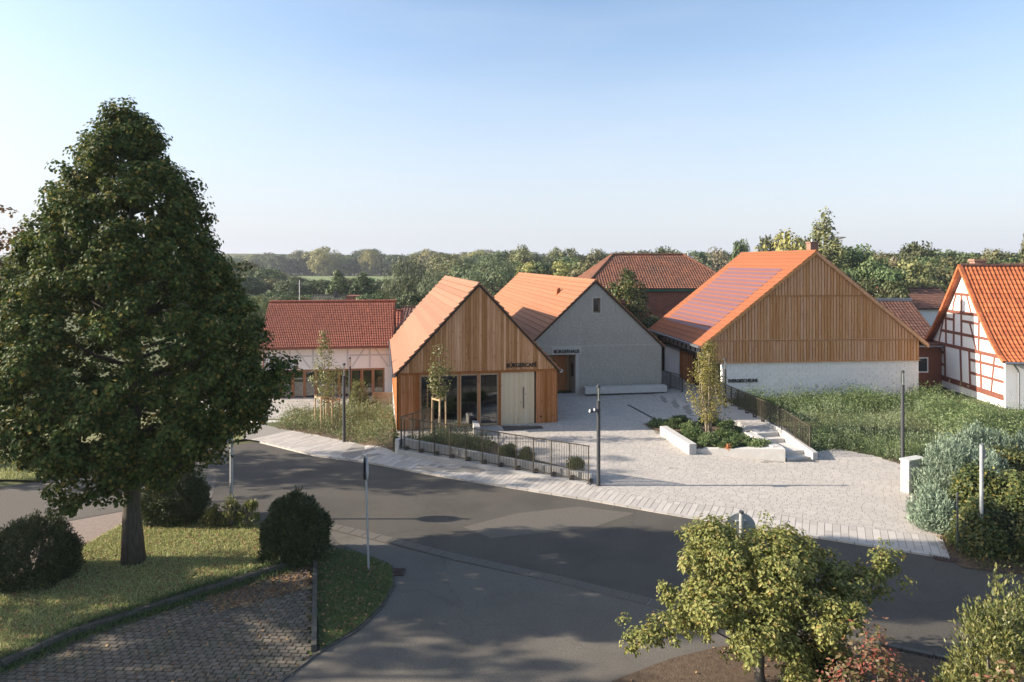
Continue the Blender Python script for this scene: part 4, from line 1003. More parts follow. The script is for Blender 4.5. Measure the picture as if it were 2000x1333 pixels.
def simple_house(name, label, px0, px1, Y, ytop, yeave, dep, m_wall, m_roof, ang=0.0, tw=.28, tl=.36, chimney=None, cap=False, wall_only=False, ridge_m=None):
    """house with its eaves towards us, set by the span it fills in the view at depth Y"""
    X0 = (px0 - 1000) / F * Y; X1 = (px1 - 1000) / F * Y; Wd = (X1 - X0)
    ez = H - (yeave - YH) * Y / F; rz = H - (ytop - YH) * (Y + dep / 2) / F
    t = building(name, label, X0, Y, 0, ang, 'house')
    s_ = (rz - ez) / (dep / 2)
    obj('wall', MB().yz([(0, -1), (dep, -1), (dep, ez - .15), (dep / 2, rz - .2), (0, ez - .15)], 0, Wd), m_wall, t)
    rf = obj('roof', MB().yz([(-.3, ez - .3 * s_ - .1), (dep / 2, rz - .12), (dep / 2, rz), (-.3, ez - .3 * s_)], -.2, Wd + .2).yz([(dep + .3, ez - .3 * s_ - .1), (dep + .3, ez - .3 * s_), (dep / 2, rz), (dep / 2, rz - .12)], -.2, Wd + .2), m_roof, t)
    pantiles(rf, (-.2, -.3, ez - .3 * s_ + .01), (1, 0, 0), (0, 1, s_), Wd + .4, math.hypot(dep / 2 + .3, (dep / 2 + .3) * s_), tw, tl, m_roof, limit=0)
    obj('ridge_cap', MB().box(-.2, Wd + .2, dep / 2 - .15, dep / 2 + .15, rz - .02, rz + (.22 if cap else .1)), M['zinc'] if cap else m_roof, rf)
    if chimney:
        xx, hh, mm = chimney
        c = obj('chimney', MB().box(xx, xx + .8, dep / 2 + .3, dep / 2 + 1.0, rz - 1.0, rz + hh), mm, rf)
        obj('chimney_pot', MB().tube([(xx + .4, dep / 2 + .65, rz + hh), (xx + .4, dep / 2 + .65, rz + hh + .35)], .12, 8), M['zinc'], c)
    return t, Wd, ez, rz
simple_house('tiled_house', 'house with brown tile roof and dark ridge strip just behind the barn', 1705, 1836, 54, 588, 668, 8.5, M['brick_red'], M['tile_brown'], .0, chimney=None, cap=True)
t, Wd, ez, rz = simple_house('gabled_house', 'far gabled house with dark brown roof and pale chimney behind the brown roofed one', 1752, 1872, 68, 563, 600, 7, M['white_wall'], M['tile_brown'], .0, chimney=(2.6, -.3, M['white_wall']))
obj('bargeboard', MB().beam((-.25, -.3, ez - .3), (-.25, 3.5, rz + .05), .2, .2, (1, 0, 0)), M['tile_old'], t)
t = building('brick_shed', 'dark red brick lean-to in the gap between barn and half-timbered house', 25.15, 44.5, 0, .08, 'shed')
obj('wall', MB().box(0, 3.2, 0, .3, 0, 3.3).box(0, .3, .3, 5, 0, 3.3), M['brick_red'], t)
obj('roof', MB().xz([(-.1, 3.32), (3.3, 3.32), (3.3, 3.45), (-.1, 3.6)], -.3, 5), M['tile_brown'], t)
obj('gutter', MB().tube([(-.1, -.34, 3.34), (3.3, -.34, 3.34)], .06, 6), M['zinc'], t)
f = obj('window', MB().box(1.3, 1.38, -.03, .02, 1.6, 2.6).box(2.0, 2.08, -.03, .02, 1.6, 2.6).box(1.38, 2.0, -.03, .02, 1.6, 1.68).box(1.38, 2.0, -.03, .02, 2.52, 2.6), M['white_wall'], t)
obj('pane', MB().box(1.381, 1.999, -.02, -.005, 1.681, 2.519), M['dark_glass'], f)
# behind the museum
t, Wd, ez, rz = simple_house('grey_roofed_house', 'low far house with dark grey roof and brick dormer beyond the museum ridge', 598, 690, 82, 577, 606, 8, M['white_wall'], M['kerb_dark'], .0, chimney=None)
obj('dormer', MB().box(Wd - 1.2, Wd + .6, 1.2, 3.4, ez - .6, rz + .05), M['brick_red'], t)
obj('chimney', MB().box(Wd * .45, Wd * .45 + .35, 3.2, 3.6, rz - .4, rz + .7), M['steel_dark'], t)
simple_house('red_roofed_house', 'small far house with dull red roof peeping out between museum and café', 778, 850, 62, 600, 640, 7, M['grey_smooth'], M['tile_brown'], .0)
simple_house('linked_house', 'dark red tiled annex at the right end of the museum', 745, 782, 56, 607, 650, 5, M['grey_smooth'], M['tile_red'], .14)
t = thing('antenna_mast', 'thin antenna mast rising behind the museum ridge', 'antenna', ((585 - 1000) / F * 70, 70, 0))
obj('mast', MB().tube([(0, 0, 0), (0, 0, 7.0)], .035, 6), M['galv'], t); obj('crossbar', MB().tube([(-.3, 0, 6.6), (.3, 0, 6.6)], .02, 5), M['galv'], t)

# ------------------------------------------------------------------ retaining wall, railings, planters, steps
wa, wb = Vector(W2(776, 890)), Vector(W2(1150, 950)); wd_ = wb - wa; WL = wd_.length
rw = thing('retaining_wall', 'low concrete retaining wall with a sloping top below the café terrace', 'wall', (wa.x, wa.y, 0), math.atan2(wd_.y, wd_.x))
obj('ledge', MB().yz([(0, -.3), (.3, -.3), (.3, .06), (0, .06)], WL * .99, WL).hexa([(0, 0, -.4), (WL * .99, 0, -.4), (WL * .99, .3, -.4), (0, .3, -.4), (0, 0, .36), (WL * .99, 0, .08), (WL * .99, .3, .08), (0, .3, .36)]), M['concrete_grey'], rw)
nseg = 9
for i in range(nseg):
    x0, x1 = WL * i / nseg + .006, WL * (i + 1) / nseg - .006; zt = lambda x: .80 - .42 * x / WL
    obj('wall_block', MB().hexa([(x0, .301, -.3), (x1, .301, -.3), (x1, .50, -.3), (x0, .50, -.3), (x0, .301, zt(x0)), (x1, .301, zt(x1)), (x1, .5, zt(x1)), (x0, .5, zt(x0))]), M['concrete'], rw)
obj('return_wall', MB().box(-.2, -.001, .1, 1.1, -.9, .78), M['concrete'], rw)
rl_ = thing('railing', 'slim dark bronze railing with vertical bars standing on the low concrete wall', 'railing', (wa.x, wa.y, 0), math.atan2(wd_.y, wd_.x))
top = lambda x: 1.80 - .26 * x / WL
bot = lambda x: .36 - .28 * x / WL
obj('handrail', MB().beam((0.05, .12, top(0)), (WL, .12, top(WL)), .04, .035), M['steel_bronze'], rl_)
obj('bottom_rail', MB().beam((0.05, .12, bot(0) + .1), (WL, .12, bot(WL) + .1), .03, .03), M['steel_bronze'], rl_)
npost = 12
for i in range(npost):
    x = .3 + (WL - .35) * i / (npost - 1) if i else .3
    p = obj('post', MB().box(x - .02, x + .02, .10, .14, bot(x) - .15, top(x) - .018), M['steel_bronze'], rl_)
    obj('base_plate', MB().box(x + .02, x + .15, .16, .26, bot(x) + .001, bot(x) + .16), M['steel_dark'], p)
nb = 11
for i in range(npost - 1):
    xa_ = .3 + (WL - .35) * i / (npost - 1); xb_ = .3 + (WL - .35) * (i + 1) / (npost - 1)
    for k in range(1, nb):
        x = xa_ + (xb_ - xa_) * k / nb; obj('baluster', MB().box(x - .007, x + .007, .113, .127, bot(x) + .1, top(x) - .015), M['steel_bronze'], rl_)
lr = thing('railing', 'short dark railing that turns back to the left corner of the timber café', 'railing', (wa.x, wa.y, 0), math.atan2(wd_.y, wd_.x) + PI / 2)
obj('handrail', MB().beam((0.15, -.05, 1.8), (3.0, -.05, 1.72), .04, .035), M['steel_bronze'], lr)
for i in range(4): obj('post', MB().box(.2 + i * .9, .24 + i * .9, -.07, -.03, .3, 1.78 - .024 * i), M['steel_bronze'], lr)
for i in range(26): obj('baluster', MB().box(.28 + i * .1, .294 + i * .1, -.058, -.042, .5, 1.77 - .0025 * i), M['steel_bronze'], lr)

def frame_pt(x, y): 
    d = wd_.normalized(); n = Vector((-d.y, d.x)); p = wa + d * x + n * y; return (p.x, p.y)
tb_poly = [frame_pt(.0, .5), frame_pt(WL, .5), frame_pt(WL, .62), frame_pt(5.2, 1.3), frame_pt(3.6, 2.6), frame_pt(.9, 2.9)]
zb = lambda x, y: .62 - .3 * max(0, min(1, (Vector((x, y)) - wa).dot(wd_.normalized()) / WL))
drape('planting_bed', tb_poly, 0, M['earth'], res=.8, zf=zb)
x, y = W2(930, 845); cb = thing('concrete_block', 'tall pale concrete block standing at the end of the café planting bed', 'block', (x, y, g(x, y)), .12)
obj('block_body', MB().xz([(-.16, -.1), (.16, -.1), (.16, .42), (-.16, .46)], -.65, .65), M['concrete'], cb)

# planter on the right
def pz(x, y, h): return (x, y, h)
pl = thing('planter_wall', 'pale concrete planter walls around the bed with the multi-stemmed young tree', 'planter', (8.0, 30.8, 0))
def lp(x, y): return (x - 8.0, y - 30.8)
A0, A1 = Vector(W2(1289, 851)), Vector(W2(1346, 890)); dd = (A1 - A0).normalized(); nn_ = Vector((-dd.y, dd.x))
q = [A0, A1, A1 + nn_ * .36, A0 + nn_ * .36]
if (q[2] - A1).x < 0: q = [A0, A1, A1 - nn_ * .36, A0 - nn_ * .36]
obj('seat_block', MB().xy([lp(*p) for p in q], -.1, lambda x, y: .60 if y < .5 else .72), M['concrete'], pl)
Pf0 = q[2] + dd * -.15; Pf1 = Vector((11.95, 29.85))
fr = [Pf0, Pf1, Pf1 + Vector((.05, .45)), Pf0 + Vector((.05, .22))]
obj('front_wall', MB().xy([lp(*p) for p in fr], -.1, lambda x, y: .30 + .33 * max(0, min(1, (x + .1) / 4))), M['concrete'], pl)
Pr1 = Vector(W2(1480, 862)); Pr1 = Vector((11.35, 32.6))
rr = [Pf1 + Vector((.0, .455)), Pf1 + Vector((.05, .455)) , Pr1 + Vector((.22, 0)), Pr1 + Vector((-.22, 0)), Pf1 + Vector((-.42, .42))]
obj('side_wall', MB().xy([lp(*p) for p in (Pf1 + Vector((.05, .456)), Pr1 + Vector((.15, 0)), Pr1 + Vector((-.25, 0)), Pf1 + Vector((-.40, .43)))], -.1, lambda x, y: .63 + .08 * max(0, min(1, (y - .0) / 2))), M['concrete'], pl)
drape('planting_bed', bed_poly, 0.0, M['earth'], res=.7, zf=lambda x, y: .34 + .02 * (y - 31) + .12 * math.exp(-((x - 9.6) ** 2 + (y - 33) ** 2) / 3) if y > 30.4 else .33)
# steps: four risers between planter and cheek wall
stp = thing('stone_steps', 'short flight of pale concrete steps between planter and bronze railing', 'steps', (12.0, 29.9, 0), math.radians(13))
for i, (y0, z) in enumerate(((0.05, .2), (.5, .37), (1.9, .55), (2.35, .73))):
    obj('step', MB().box(.1, 1.25, y0, y0 + (.46 if i in (0, 2) else (1.44 if i == 1 else .8)), -.1, z), M['concrete'], stp)
obj('cheek_wall', MB().yz([(-.12, -.1), (3.3, -.1), (3.3, .95), (2.4, .95), (-.12, .42)][::-1], 1.26, 1.5), M['concrete'], stp)

def picket_rail(a, b, za, zb_, ha, label, nper=9, seg=1.0, z_off=0.0, end_drop=0):
    a = Vector(a); b = Vector(b); d = b - a; ln = d.length
    t = thing('railing', label, 'railing', (a.x, a.y, 0), math.atan2(d.y, d.x))
    zz = lambda x: za + (zb_ - za) * x / ln
    obj('handrail', MB().beam((0, 0, za + ha), (ln, 0, zb_ + ha), .045, .035), M['steel_bronze'], t)
    obj('bottom_rail', MB().beam((0, 0, za + .08), (ln, 0, zb_ + .08), .03, .03), M['steel_bronze'], t)
    n = max(1, round(ln / seg))
    for i in range(n + 1):
        x = ln * i / n; p = obj('post', MB().box(x - .02, x + .02, -.02, .02, zz(x) - .25, zz(x) + ha - .02), M['steel_bronze'], t)
        obj('base_plate', MB().box(x - .05, x + .05, -.16, -.021, zz(x) - .1, zz(x) - .02), M['steel_dark'], p)
    for i in range(n):
        for k in range(1, nper):
            x = ln * (i + k / nper) / n; obj('baluster', MB().box(x - .010, x + .010, -.010, .010, zz(x) + .08, zz(x) + ha - .015), M['steel_bronze'], t)
    return t
picket_rail(W2(1582, 893), (12.75, 32.3), .45, .9, 1.0, 'bronze railing that climbs beside the concrete steps')
picket_rail((12.72, 32.5), (12.15, 40.2), .9, .8, 1.0, 'long bronze railing between the upper path and the green weed plot')
picket_rail((9.6, 44.6), (10.55, 42.3), .8, .8, 1.0, 'short dark railing in front of the slatted barn door')

# ------------------------------------------------------------------ lamps, signs, posts, cabinet
def lamp(px, py, label, h=4.0, z=None, spots=False, dark=False, head=.62):
    x, y = W2(px, py); z = g(x, y) if z is None else z
    if z is not None: Y = F * (H - z) / (py - YH); x, y = (px - 1000) / F * Y, Y
    t = thing('street_lamp', label, 'street lamp', (x, y, z), 0, 'slim column lamps round the square')
    obj('post', MB().tube([(0, 0, -.3), (0, 0, h - head)], [.075, .075], 14), M['steel_dark'], t, smooth=False)
    obj('collar', MB().tube([(0, 0, 0), (0, 0, .04)], .1, 14), M['steel_dark'], t)
    if not dark:
        obj('diffuser', MB().tube([(0, 0, h - head + .01), (0, 0, h - .09)], .062, 14), M['lamp_glass'], t)
        obj('light_column', MB().tube([(0, 0, h - head), (0, 0, h - .1)], .02, 8), M['galv'], t)
    else: obj('diffuser', MB().tube([(0, 0, h - head + .01), (0, 0, h - .09)], .062, 14), M['lamp_glass'], t)
    obj('cap', MB().tube([(0, 0, h - .1), (0, 0, h - .02), (0, 0, h)], [.075, .075, .06], 14), M['steel_dark'], t)
    if spots:
        for zz, dx in ((h - 1.02, -.2), (h - .98, -.02)):
            sp = obj('spotlight', MB().tube([(dx - .04, -.10, zz), (dx - .16, -.14, zz + .03)], [.06, .075], 10), M['steel_dark'], t)
            obj('arm', MB().tube([(0, 0, zz - .02), (dx, -.08, zz - .02)], .018, 6), M['steel_dark'], sp)
            obj('lens', MB().tube([(dx - .161, -.14, zz + .03), (dx - .17, -.143, zz + .032)], .068, 10), M['galv'], sp)
    return t
lamp(1169, 950, 'slim dark column lamp with two spotlights at the right end of the café railing', 3.98, spots=True)
lamp(1763, 906, 'slim column lamp standing in the green weed plot behind the grey cabinet', 4.08, z=0.0)
lamp(1416, 797, 'short dark lamp column beside the ENERGIESCHEUNE lettering', 2.75, z=.74)
lamp(672, 864, 'slim dark column lamp in the flower bed left of the café', 3.97, z=-.24)
lamp(683.5, 797, 'farther slim dark lamp in front of the museum doors', 3.35, z=-.82)

x, y = W2(720, 1116)
sg = thing('road_sign', 'thin grey sign post with round sign seen edge-on at the grass triangle', 'road sign', (x, y, .05))
sg.rotation_euler = (0, -.027, 0)
obj('post', MB().tube([(0, 0, -.2), (0, 0, 3.25)], .03, 10), M['galv'], sg)
s1 = obj('sign_disc', MB().tube([(-.035, 0, 2.88), (-.048, 0, 2.88)], .33, 28), M['steel_dark'], sg); s1.rotation_euler.z = .12
s2 = obj('sign_disc', MB().tube([(.035, 0, 2.88), (.048, 0, 2.88)], .31, 28), M['sign_back'], sg); s2.rotation_euler.z = .12
for zz in (2.7, 3.05): obj('clamp', MB().box(-.036, .036, -.035, .035, zz - .02, zz + .02), M['zinc'], sg)

x, y = W2(452, 1014)
sg = thing('road_sign', 'pale grey post whose sign is hidden in the crown of the big tree', 'road sign', (x, y, 0))
obj('post', MB().tube([(0, 0, -.2), (0, 0, 3.3)], .055, 12), M['galv'], sg)
obj('sign_disc', MB().tube([(-.075, 0, 2.9), (-.06, 0, 2.9)], .31, 28), M['sign_back'], sg)
obj('clamp', MB().box(-.06, .06, -.06, .06, 2.85, 2.9), M['zinc'], sg)

sx, sy = (1448 - 1000) / F * 15.6, 15.6
sg = thing('road_sign', 'round grey back of a road sign rising out of the yellow-green tree', 'road sign', (sx, sy, .05))
obj('post', MB().tube([(0, 0, -.2), (0, 0, 3.02)], .05, 12), M['galv'], sg)
obj('post_cap', MB().tube([(0, 0, 3.02), (0, 0, 3.07)], .055, 12), M['steel_dark'], sg)
d_ = obj('sign_disc', MB().tube([(0, .075, 2.64), (0, .09, 2.64)], .36, 32), M['sign_back'], sg)
for zz in (2.46, 2.82): obj('clamp', MB().box(-.12, .12, .0, .074, zz - .02, zz + .02), M['galv'], sg)

x, y = W2(1917, 1086)
t = thing('steel_post', 'tall bare galvanised post in front of the dark shrubs at the right', 'post', (x, y, 0))
obj('shaft', MB().tube([(0, 0, -.2), (0, 0, 3.32)], .05, 12), M['galv'], t); obj('cap', MB().tube([(0, 0, 3.32), (0, 0, 3.35)], .056, 12), M['zinc'], t)
obj('clamp', MB().box(.05, .1, -.03, .03, 2.9, 3.2), M['zinc'], t)

x, y = W2(1870, 1082); x2, y2 = x + 6.4, y - 1.6
fe = thing('wire_fence', 'dark green wire mesh fence running through the shrubs at the right', 'fence', (x, y, 0), math.atan2(y2 - y, x2 - x))
for i in range(4): obj('post', MB().tube([(i * 2.1, 0, -.2), (i * 2.1, 0, 1.85)], .03, 8), M['steel_dark'], fe)
wm = MB()
for i in range(60): wm.tube([(i * .105, 0, .05), (i * .105, 0, 1.4)], .003, 3, False)
for i in range(12): wm.tube([(0, 0, .1 + i * .115), (6.3, 0, .1 + i * .115)], .003, 3, False)
obj('wire_mesh', wm, M['steel_dark'], fe, kind='stuff')

x, y = W2(1776, 966)
cbn = thing('utility_cabinet', 'pale grey utility cabinet with ribbed front at the edge of the square', 'cabinet', (x, y, 0), math.radians(24))
obj('cabinet_body', MB().box(-.02, .9, .0, .34, .0, 1.22), M['cabinet'], cbn)
obj('cabinet_top', MB().box(-.05, .93, -.03, .37, 1.221, 1.29), M['cabinet'], cbn)
dr = obj('door', MB().box(.03, .86, -.02, -.001, .12, 1.16), M['cabinet'], cbn)
for i in range(14): obj('rib', MB().box(.06 + i * .056, .085 + i * .056, -.035, -.021, .14, 1.14), M['cabinet'], dr)
obj('handle', MB().box(.8, .83, -.05, -.036, .6, .75), M['zinc'], dr)

# low timber screen right of the museum doors, steps at the edge of the museum court
t = thing('timber_screen', 'low weathered timber screen between the museum and the café', 'screen', (-9.4, 46.0, -.82), .1)
for i in range(16): obj('board', MB().box(i * .13, i * .13 + .115, 0, .03, 0, .85 + random.uniform(-.01, .01)), M['wood_frame'], t)
obj('rail', MB().box(-.02, 2.1, .031, .07, .6, .68), M['wood_frame'], t)
t = thing('seating_steps', 'two long pale concrete seating steps at the edge of the museum court', 'steps', (-16.9, 39.6, -1.1), .16)
obj('step', MB().box(0, 4.2, .55, 1.1, -.1, .40), M['concrete'], t); obj('step', MB().box(0, 3.9, 0, .55, -.1, .12), M['concrete'], t)

# ------------------------------------------------------------------ vegetation
def foliage(name, P, Ls, Ws, m, parent, N=None, A=None, six=False, kind=None):
    me = leaf_mesh(name, P, Ls, Ws, N, A, six); me.materials.append(m)
    o = bpy.data.objects.new(name, me); COL.objects.link(o); o.parent = parent
    if kind: o['kind'] = kind
    return o

def tree(name, label, cat, loc, tab, n, per, rc, lf, m, bark, r0, top, base, lim=30, group=None, seed=0, six=False, shell=.3, wob=.16, flat=.75, droop=0, lobes=3, lean=(0, 0), limb_r=.06, extra=None, aspect=.75, ysc=(1, 0), bough=None):
    t = thing(name, label, cat, loc, 0, group)
    C, O = crown_clumps(tab, n, shell, wob, seed, lobes)
    if extra is not None: C = np.vstack([C, extra]); O = np.vstack([O, np.tile([0, 0, .3], (len(extra), 1))])
    C[:, 0] += lean[0] * C[:, 2]; C[:, 1] = C[:, 1] * ysc[0] + ysc[1] + lean[1] * C[:, 2]
    nl = len(C) - (len(extra) if extra is not None else 0); C0 = C
    if bough: C, O = boughs(C, O, *bough); rc = rc * rng.uniform(.55, 1.3, len(C))
    tr = MB(); k = 7
    tr.tube([(lean[0] * top * i / k + math.sin(i * 1.3 + seed) * r0 * .25 * (i > 0), lean[1] * top * i / k, -.15 + (top + .15) * i / k) for i in range(k + 1)], [r0 * (1.35 if i == 0 else 1 - .85 * (i / k) ** 1.1) for i in range(k + 1)], 12)
    limbs(tr, C0[:nl], top, base, r0, lim, limb_r)
    obj('trunk', tr, bark, t, smooth=True)
    P, N, A = clump_leaves(C, rc, per, flat, O, droop)
    sz = lf * rng.uniform(.7, 1.2, len(P))
    foliage('crown', P, sz, sz * aspect, m, t, N, A, six)
    return t

# the big tree on the lawn
bx, by = W2(261, 1098, LAWN_Z)
tabm = [(2.6, .9), (3.1, 2.2), (3.6, 3.2), (4.3, 3.9), (5.2, 4.2), (6.2, 4.1), (7.2, 3.55), (8.3, 3.05), (9.3, 2.6), (10.2, 2.1), (11.0, 1.6), (11.8, 1.1), (12.4, .62), (12.8, .2)]
ex = []
ex += [(-1.35, -1.0, 2.35), (-.95, -1.3, 2.1), (-.45, -1.3, 2.4), (.35, -1.5, 2.5)]
for k_ in range(6): ex.append((4.05 + .05 * k_, -.2 + .1 * k_, 5.0 + .14 * k_))
ex = np.array(ex)
tree('broadleaf_tree', 'tall dark green conical tree with a straight trunk on the sunny lawn', 'tree', (bx, by, LAWN_Z), [(a, b * .95) for a, b in tabm], 640, 44, .25, .105, L['maple'], M['bark'], .255, 11.5, 2.3, 70, six=True, shell=.2, wob=.035, flat=.8, bough=(6, .20), droop=.5, lobes=4, limb_r=.10, extra=ex, seed=3, aspect=.86, ysc=(.8, -.45))  # crown squeezed in depth so its shadow spares the sunlit road band
# brown chestnut at the left edge and the trees off to the left that shade the street
tree('chestnut_tree', 'rusty brown tree at the left edge behind the tall green one', 'tree', (-22.6, 29.3, 0), [(2.5, 1.5), (4, 3.0), (6, 3.5), (8, 3.2), (9.6, 2.2), (10.9, .6)], 42, 26, .34, .19, L['chestnut'], M['bark'], .28, 9, 2.5, 30, seed=5, droop=.4, bough=(8, .5))
tree('street_tree', 'broad green tree beyond the lane behind the chestnut', 'tree', (-31, 29.5, 0), [(2.5, 1.5), (4, 2.8), (6, 3.3), (8, 3.0), (10, 2.0), (12, .6)], 40, 26, .36, .24, L['maple'], M['bark'], .3, 10, 2.5, 30, seed=8, bough=(7, .5))
tree('street_tree', 'broad green tree left of the parking bay whose shade falls across the side road', 'tree', (-25, 14.5, 0), [(2.5, 1.6), (4, 3.0), (6, 3.5), (8, 3.1), (9.5, 2.1), (11, .4)], 60, 26, .36, .24, L['maple'], M['bark'], .3, 10, 2.5, 30, seed=9, bough=(7, .5))
tree('street_tree', 'smaller green tree at the near end of the parking bay', 'tree', (-33, 11.0, 0), [(2.5, 1.2), (4, 2.8), (6, 3.2), (8, 3.0), (10, 1.8), (12, .4)], 40, 26, .38, .26, L['maple'], M['bark'], .3, 10, 2.5, 30, seed=10, bough=(7, .5))

tree('street_tree', 'slender green tree left of the lawn whose dappled shade crosses the grass', 'tree', (-29, 18.0, 0), [(4.5, .6), (6, 1.3), (8, 1.6), (9.5, 1.2), (10.8, .3)], 24, 22, .34, .22, L['maple'], M['bark'], .16, 9, 4.4, 18, seed=14, bough=(6, .4))
# small yellow-green tree in the foreground
fx, fy = 5.1, 14.0
tabf = [(1.1, .9), (1.5, 1.6), (1.9, 1.95), (2.3, 1.8), (2.65, 1.3), (2.95, .75), (3.15, .3)]
exf = np.array([(1.5 + .2 * k_, -.1 + .05 * k_, 1.95 + .1 * k_) for k_ in range(7)] + [(-1.35 - .25 * k_, -.2, 1.75 - .13 * k_) for k_ in range(6)] + [(-1.0 + .05 * k_, .1, 3.0 + .1 * k_) for k_ in range(3)] + [(.55, 0, 2.9 + .08 * k_) for k_ in range(3)])
tree('field_maple', 'small spreading yellow-green tree in the foreground hiding a round sign', 'tree', (fx, fy, 0.05), tabf, 115, 42, .16, .08, L['field_maple'], M['bark_grey'], .13, 1.7, .75, 44, six=True, shell=.33, wob=.22, flat=.8, bough=(9, .2), lobes=5, limb_r=.045, extra=exf, seed=2, aspect=.62)

# saplings and stakes
def sapling(label, px, py, tab, z, n=70, per=16, lf=.11, Y=None):
    if Y is None: Y = F * (H - z) / (py - YH)
    return tree('sapling', label, 'young tree', ((px - 1000) / F * Y, Y, z), tab, n, per, .26, lf, L['sapling'], M['bark_pale'], .035, tab[-1][0] * .96, tab[0][0], 34, group='young staked trees', shell=.5, wob=.25, limb_r=.016, seed=px)
sapling('young green tree, the taller of the pair in the bed left of the café', 633, 832, [(1.3, .35), (1.9, .75), (2.8, .85), (3.7, .7), (4.5, .4), (5.3, .08)], -.35, 95, 17)
sapling('thin half-bare young tree, the lower of the pair in the bed left of the café', 649, 826, [(1.0, .3), (1.5, .6), (2.2, .65), (2.9, .5), (3.3, .1)], -.4, 46, 8)
sapling('young tree with a narrow crown planted in front of the café windows', 858, 845, [(1.7, .25), (2.3, .5), (3.0, .55), (3.7, .4), (4.4, .08)], .55, 60, 17, Y=33.0)
def stakes(label, px, py, z, h, Y=None, w=.45):
    if Y is None: Y = F * (H - z) / (py - YH)
    t = thing('tree_stakes', label, 'tree stakes', ((px - 1000) / F * Y, Y, z), .3, 'stake frames holding the young trees')
    c = [(w * math.cos(a), w * math.sin(a)) for a in (0.4, 2.5, 4.6)]
    for a, b in c: obj('stake', MB().tube([(a, b, -.2), (a * .92, b * .92, h)], .04, 8), M['stake'], t)
    for i in range(3):
        a, b = c[i], c[(i + 1) % 3]
        obj('crossbar', MB().beam((a[0] * .97, a[1] * .97, h - .1), (b[0] * .97, b[1] * .97, h - .1 + .001 * i), .05, .08), M['stake'], t)
    return t
stakes('stake frame round the taller of the pair of young trees', 628, 834, -.35, 1.75)
stakes('stake frame round the thin half-bare young tree', 650, 828, -.4, 1.45)
stakes('stake frame round the young tree in front of the café windows', 858, 845, .55, 1.75, Y=33.0, w=.4)

# many-stemmed young tree in the planter
mx_, my_ = W2(1384, 846, .35); 
t = thing('multi_stem_tree', 'yellow-leaved young tree with several pale stems in the concrete planter', 'young tree', (9.55, 33.2, .42))
C, O = crown_clumps([(.7, .35), (1.2, .75), (1.9, 1.0), (2.6, .95), (3.3, .7), (4.0, .42), (4.55, .12)], 150, .5, .22, 4)
tr = MB()
for k_ in range(7):
    a = k_ * .9; r_ = .10
    tr.tube([(math.cos(a) * r_, math.sin(a) * r_, -.1), (math.cos(a) * .16, math.sin(a) * .16, .8), (math.cos(a) * .38, math.sin(a) * .38, 2.0), (math.cos(a) * .5, math.sin(a) * .5, 3.2 + .8 * (k_ % 2))], [.035, .03, .02, .006], 6)
limbs(tr, C, 3.9, .6, .03, 60, .014, rise=.9)
obj('stems', tr, M['bark_pale'], t, smooth=True)
P, N, A = clump_leaves(C, .28, 36, .9, O); foliage('crown', P, rng.uniform(.07, .12, len(P)), rng.uniform(.045, .075, len(P)), L['young'], t, N, A)

# clipped evergreens and shrubs
def bush(name, label, loc, rx, ry, h, n, per, rc, lf, m, power=2.6, aspect=.35, group=None, up=0, cat='shrub', zmin=.05, stem=M['bark_grey']):
    """dense shrub: clumps on a rounded box"""
    t = thing(name, label, cat, loc, 0, group)
    d = rand_unit(n); d[:, 2] = np.abs(d[:, 2]) * 1.0
    s_ = (np.abs(d) ** power).sum(1) ** (-1 / power); q = d * s_[:, None] * (1 - np.abs(rng.normal(size=(n, 1))) * .1) * (1 + .07 * np.sin(d[:, :1] * 7 + d[:, 1:2] * 5 + h * 9) * np.cos(d[:, 2:] * 6 + loc[0]))
    low = rng.random(n) < .35; 
    C = np.stack([q[:, 0] * rx, q[:, 1] * ry, zmin + q[:, 2] * (h - zmin)], 1)
    # stray shoots
    k2 = 16; sh = q[rng.integers(0, n, k2)][:, None, :] * (1.0 + np.linspace(.0, .13, 4))[None, :, None]
    C = np.vstack([C, np.stack([sh[..., 0].ravel() * rx, sh[..., 1].ravel() * ry, zmin + sh[..., 2].ravel() * (h - zmin)], 1)])
    # lower flanks
    th = rng.random(n // 2) * 2 * PI; zz = rng.random(n // 2)
    c_, s2 = np.cos(th), np.sin(th); k_ = (np.abs(c_) ** power + np.abs(s2) ** power) ** (-1 / power) * (0.86 + .14 * zz)
    C = np.vstack([C, np.stack([c_ * k_ * rx * .97, s2 * k_ * ry * .97, zmin + zz * h * .55], 1)])
    O = C / np.array([rx, ry, h]); 
    P, N, A = clump_leaves(C, rc, per, .9, O)
    if up: A = A * .4 + np.repeat(O, per, 0) * .5 + np.array([0, 0, up])
    sz = lf * rng.uniform(.6, 1.25, len(P))
    foliage('foliage', P, sz, sz * aspect, m, t, N if not up else None, A)
    st_ = MB()
    for a in range(5): st_.tube([(0, 0, -.1), (math.cos(a * 1.26) * rx * .3, math.sin(a * 1.26) * ry * .3, h * .5), (math.cos(a * 1.26) * rx * .6, math.sin(a * 1.26) * ry * .6, h * .8)], [.05, .035, .01], 5)
    obj('stem', st_, stem, t)
    return t
def on(px, py, dz=0.0): x, y = W2(px, py, dz); return (x, y, g(x, y) + dz)
bush('clipped_yew', 'low broad clipped evergreen at the left edge of the lawn', on(62, 1130, LAWN_Z), 1.05, .9, 1.5, 700, 36, .13, .085, L['yew'], 3.2, up=.25)
bush('clipped_yew', 'clipped evergreen behind the trunk of the tall tree', on(340, 1012, LAWN_Z), 1.0, .9, 1.55, 650, 36, .14, .085, L['yew'], 2.6, up=.25)
bush('clipped_yew', 'dark rounded clipped evergreen at the right corner of the lawn', on(577, 1080, LAWN_Z), .86, .8, 1.62, 620, 36, .13, .10, L['yew'], 2.8, up=.3)
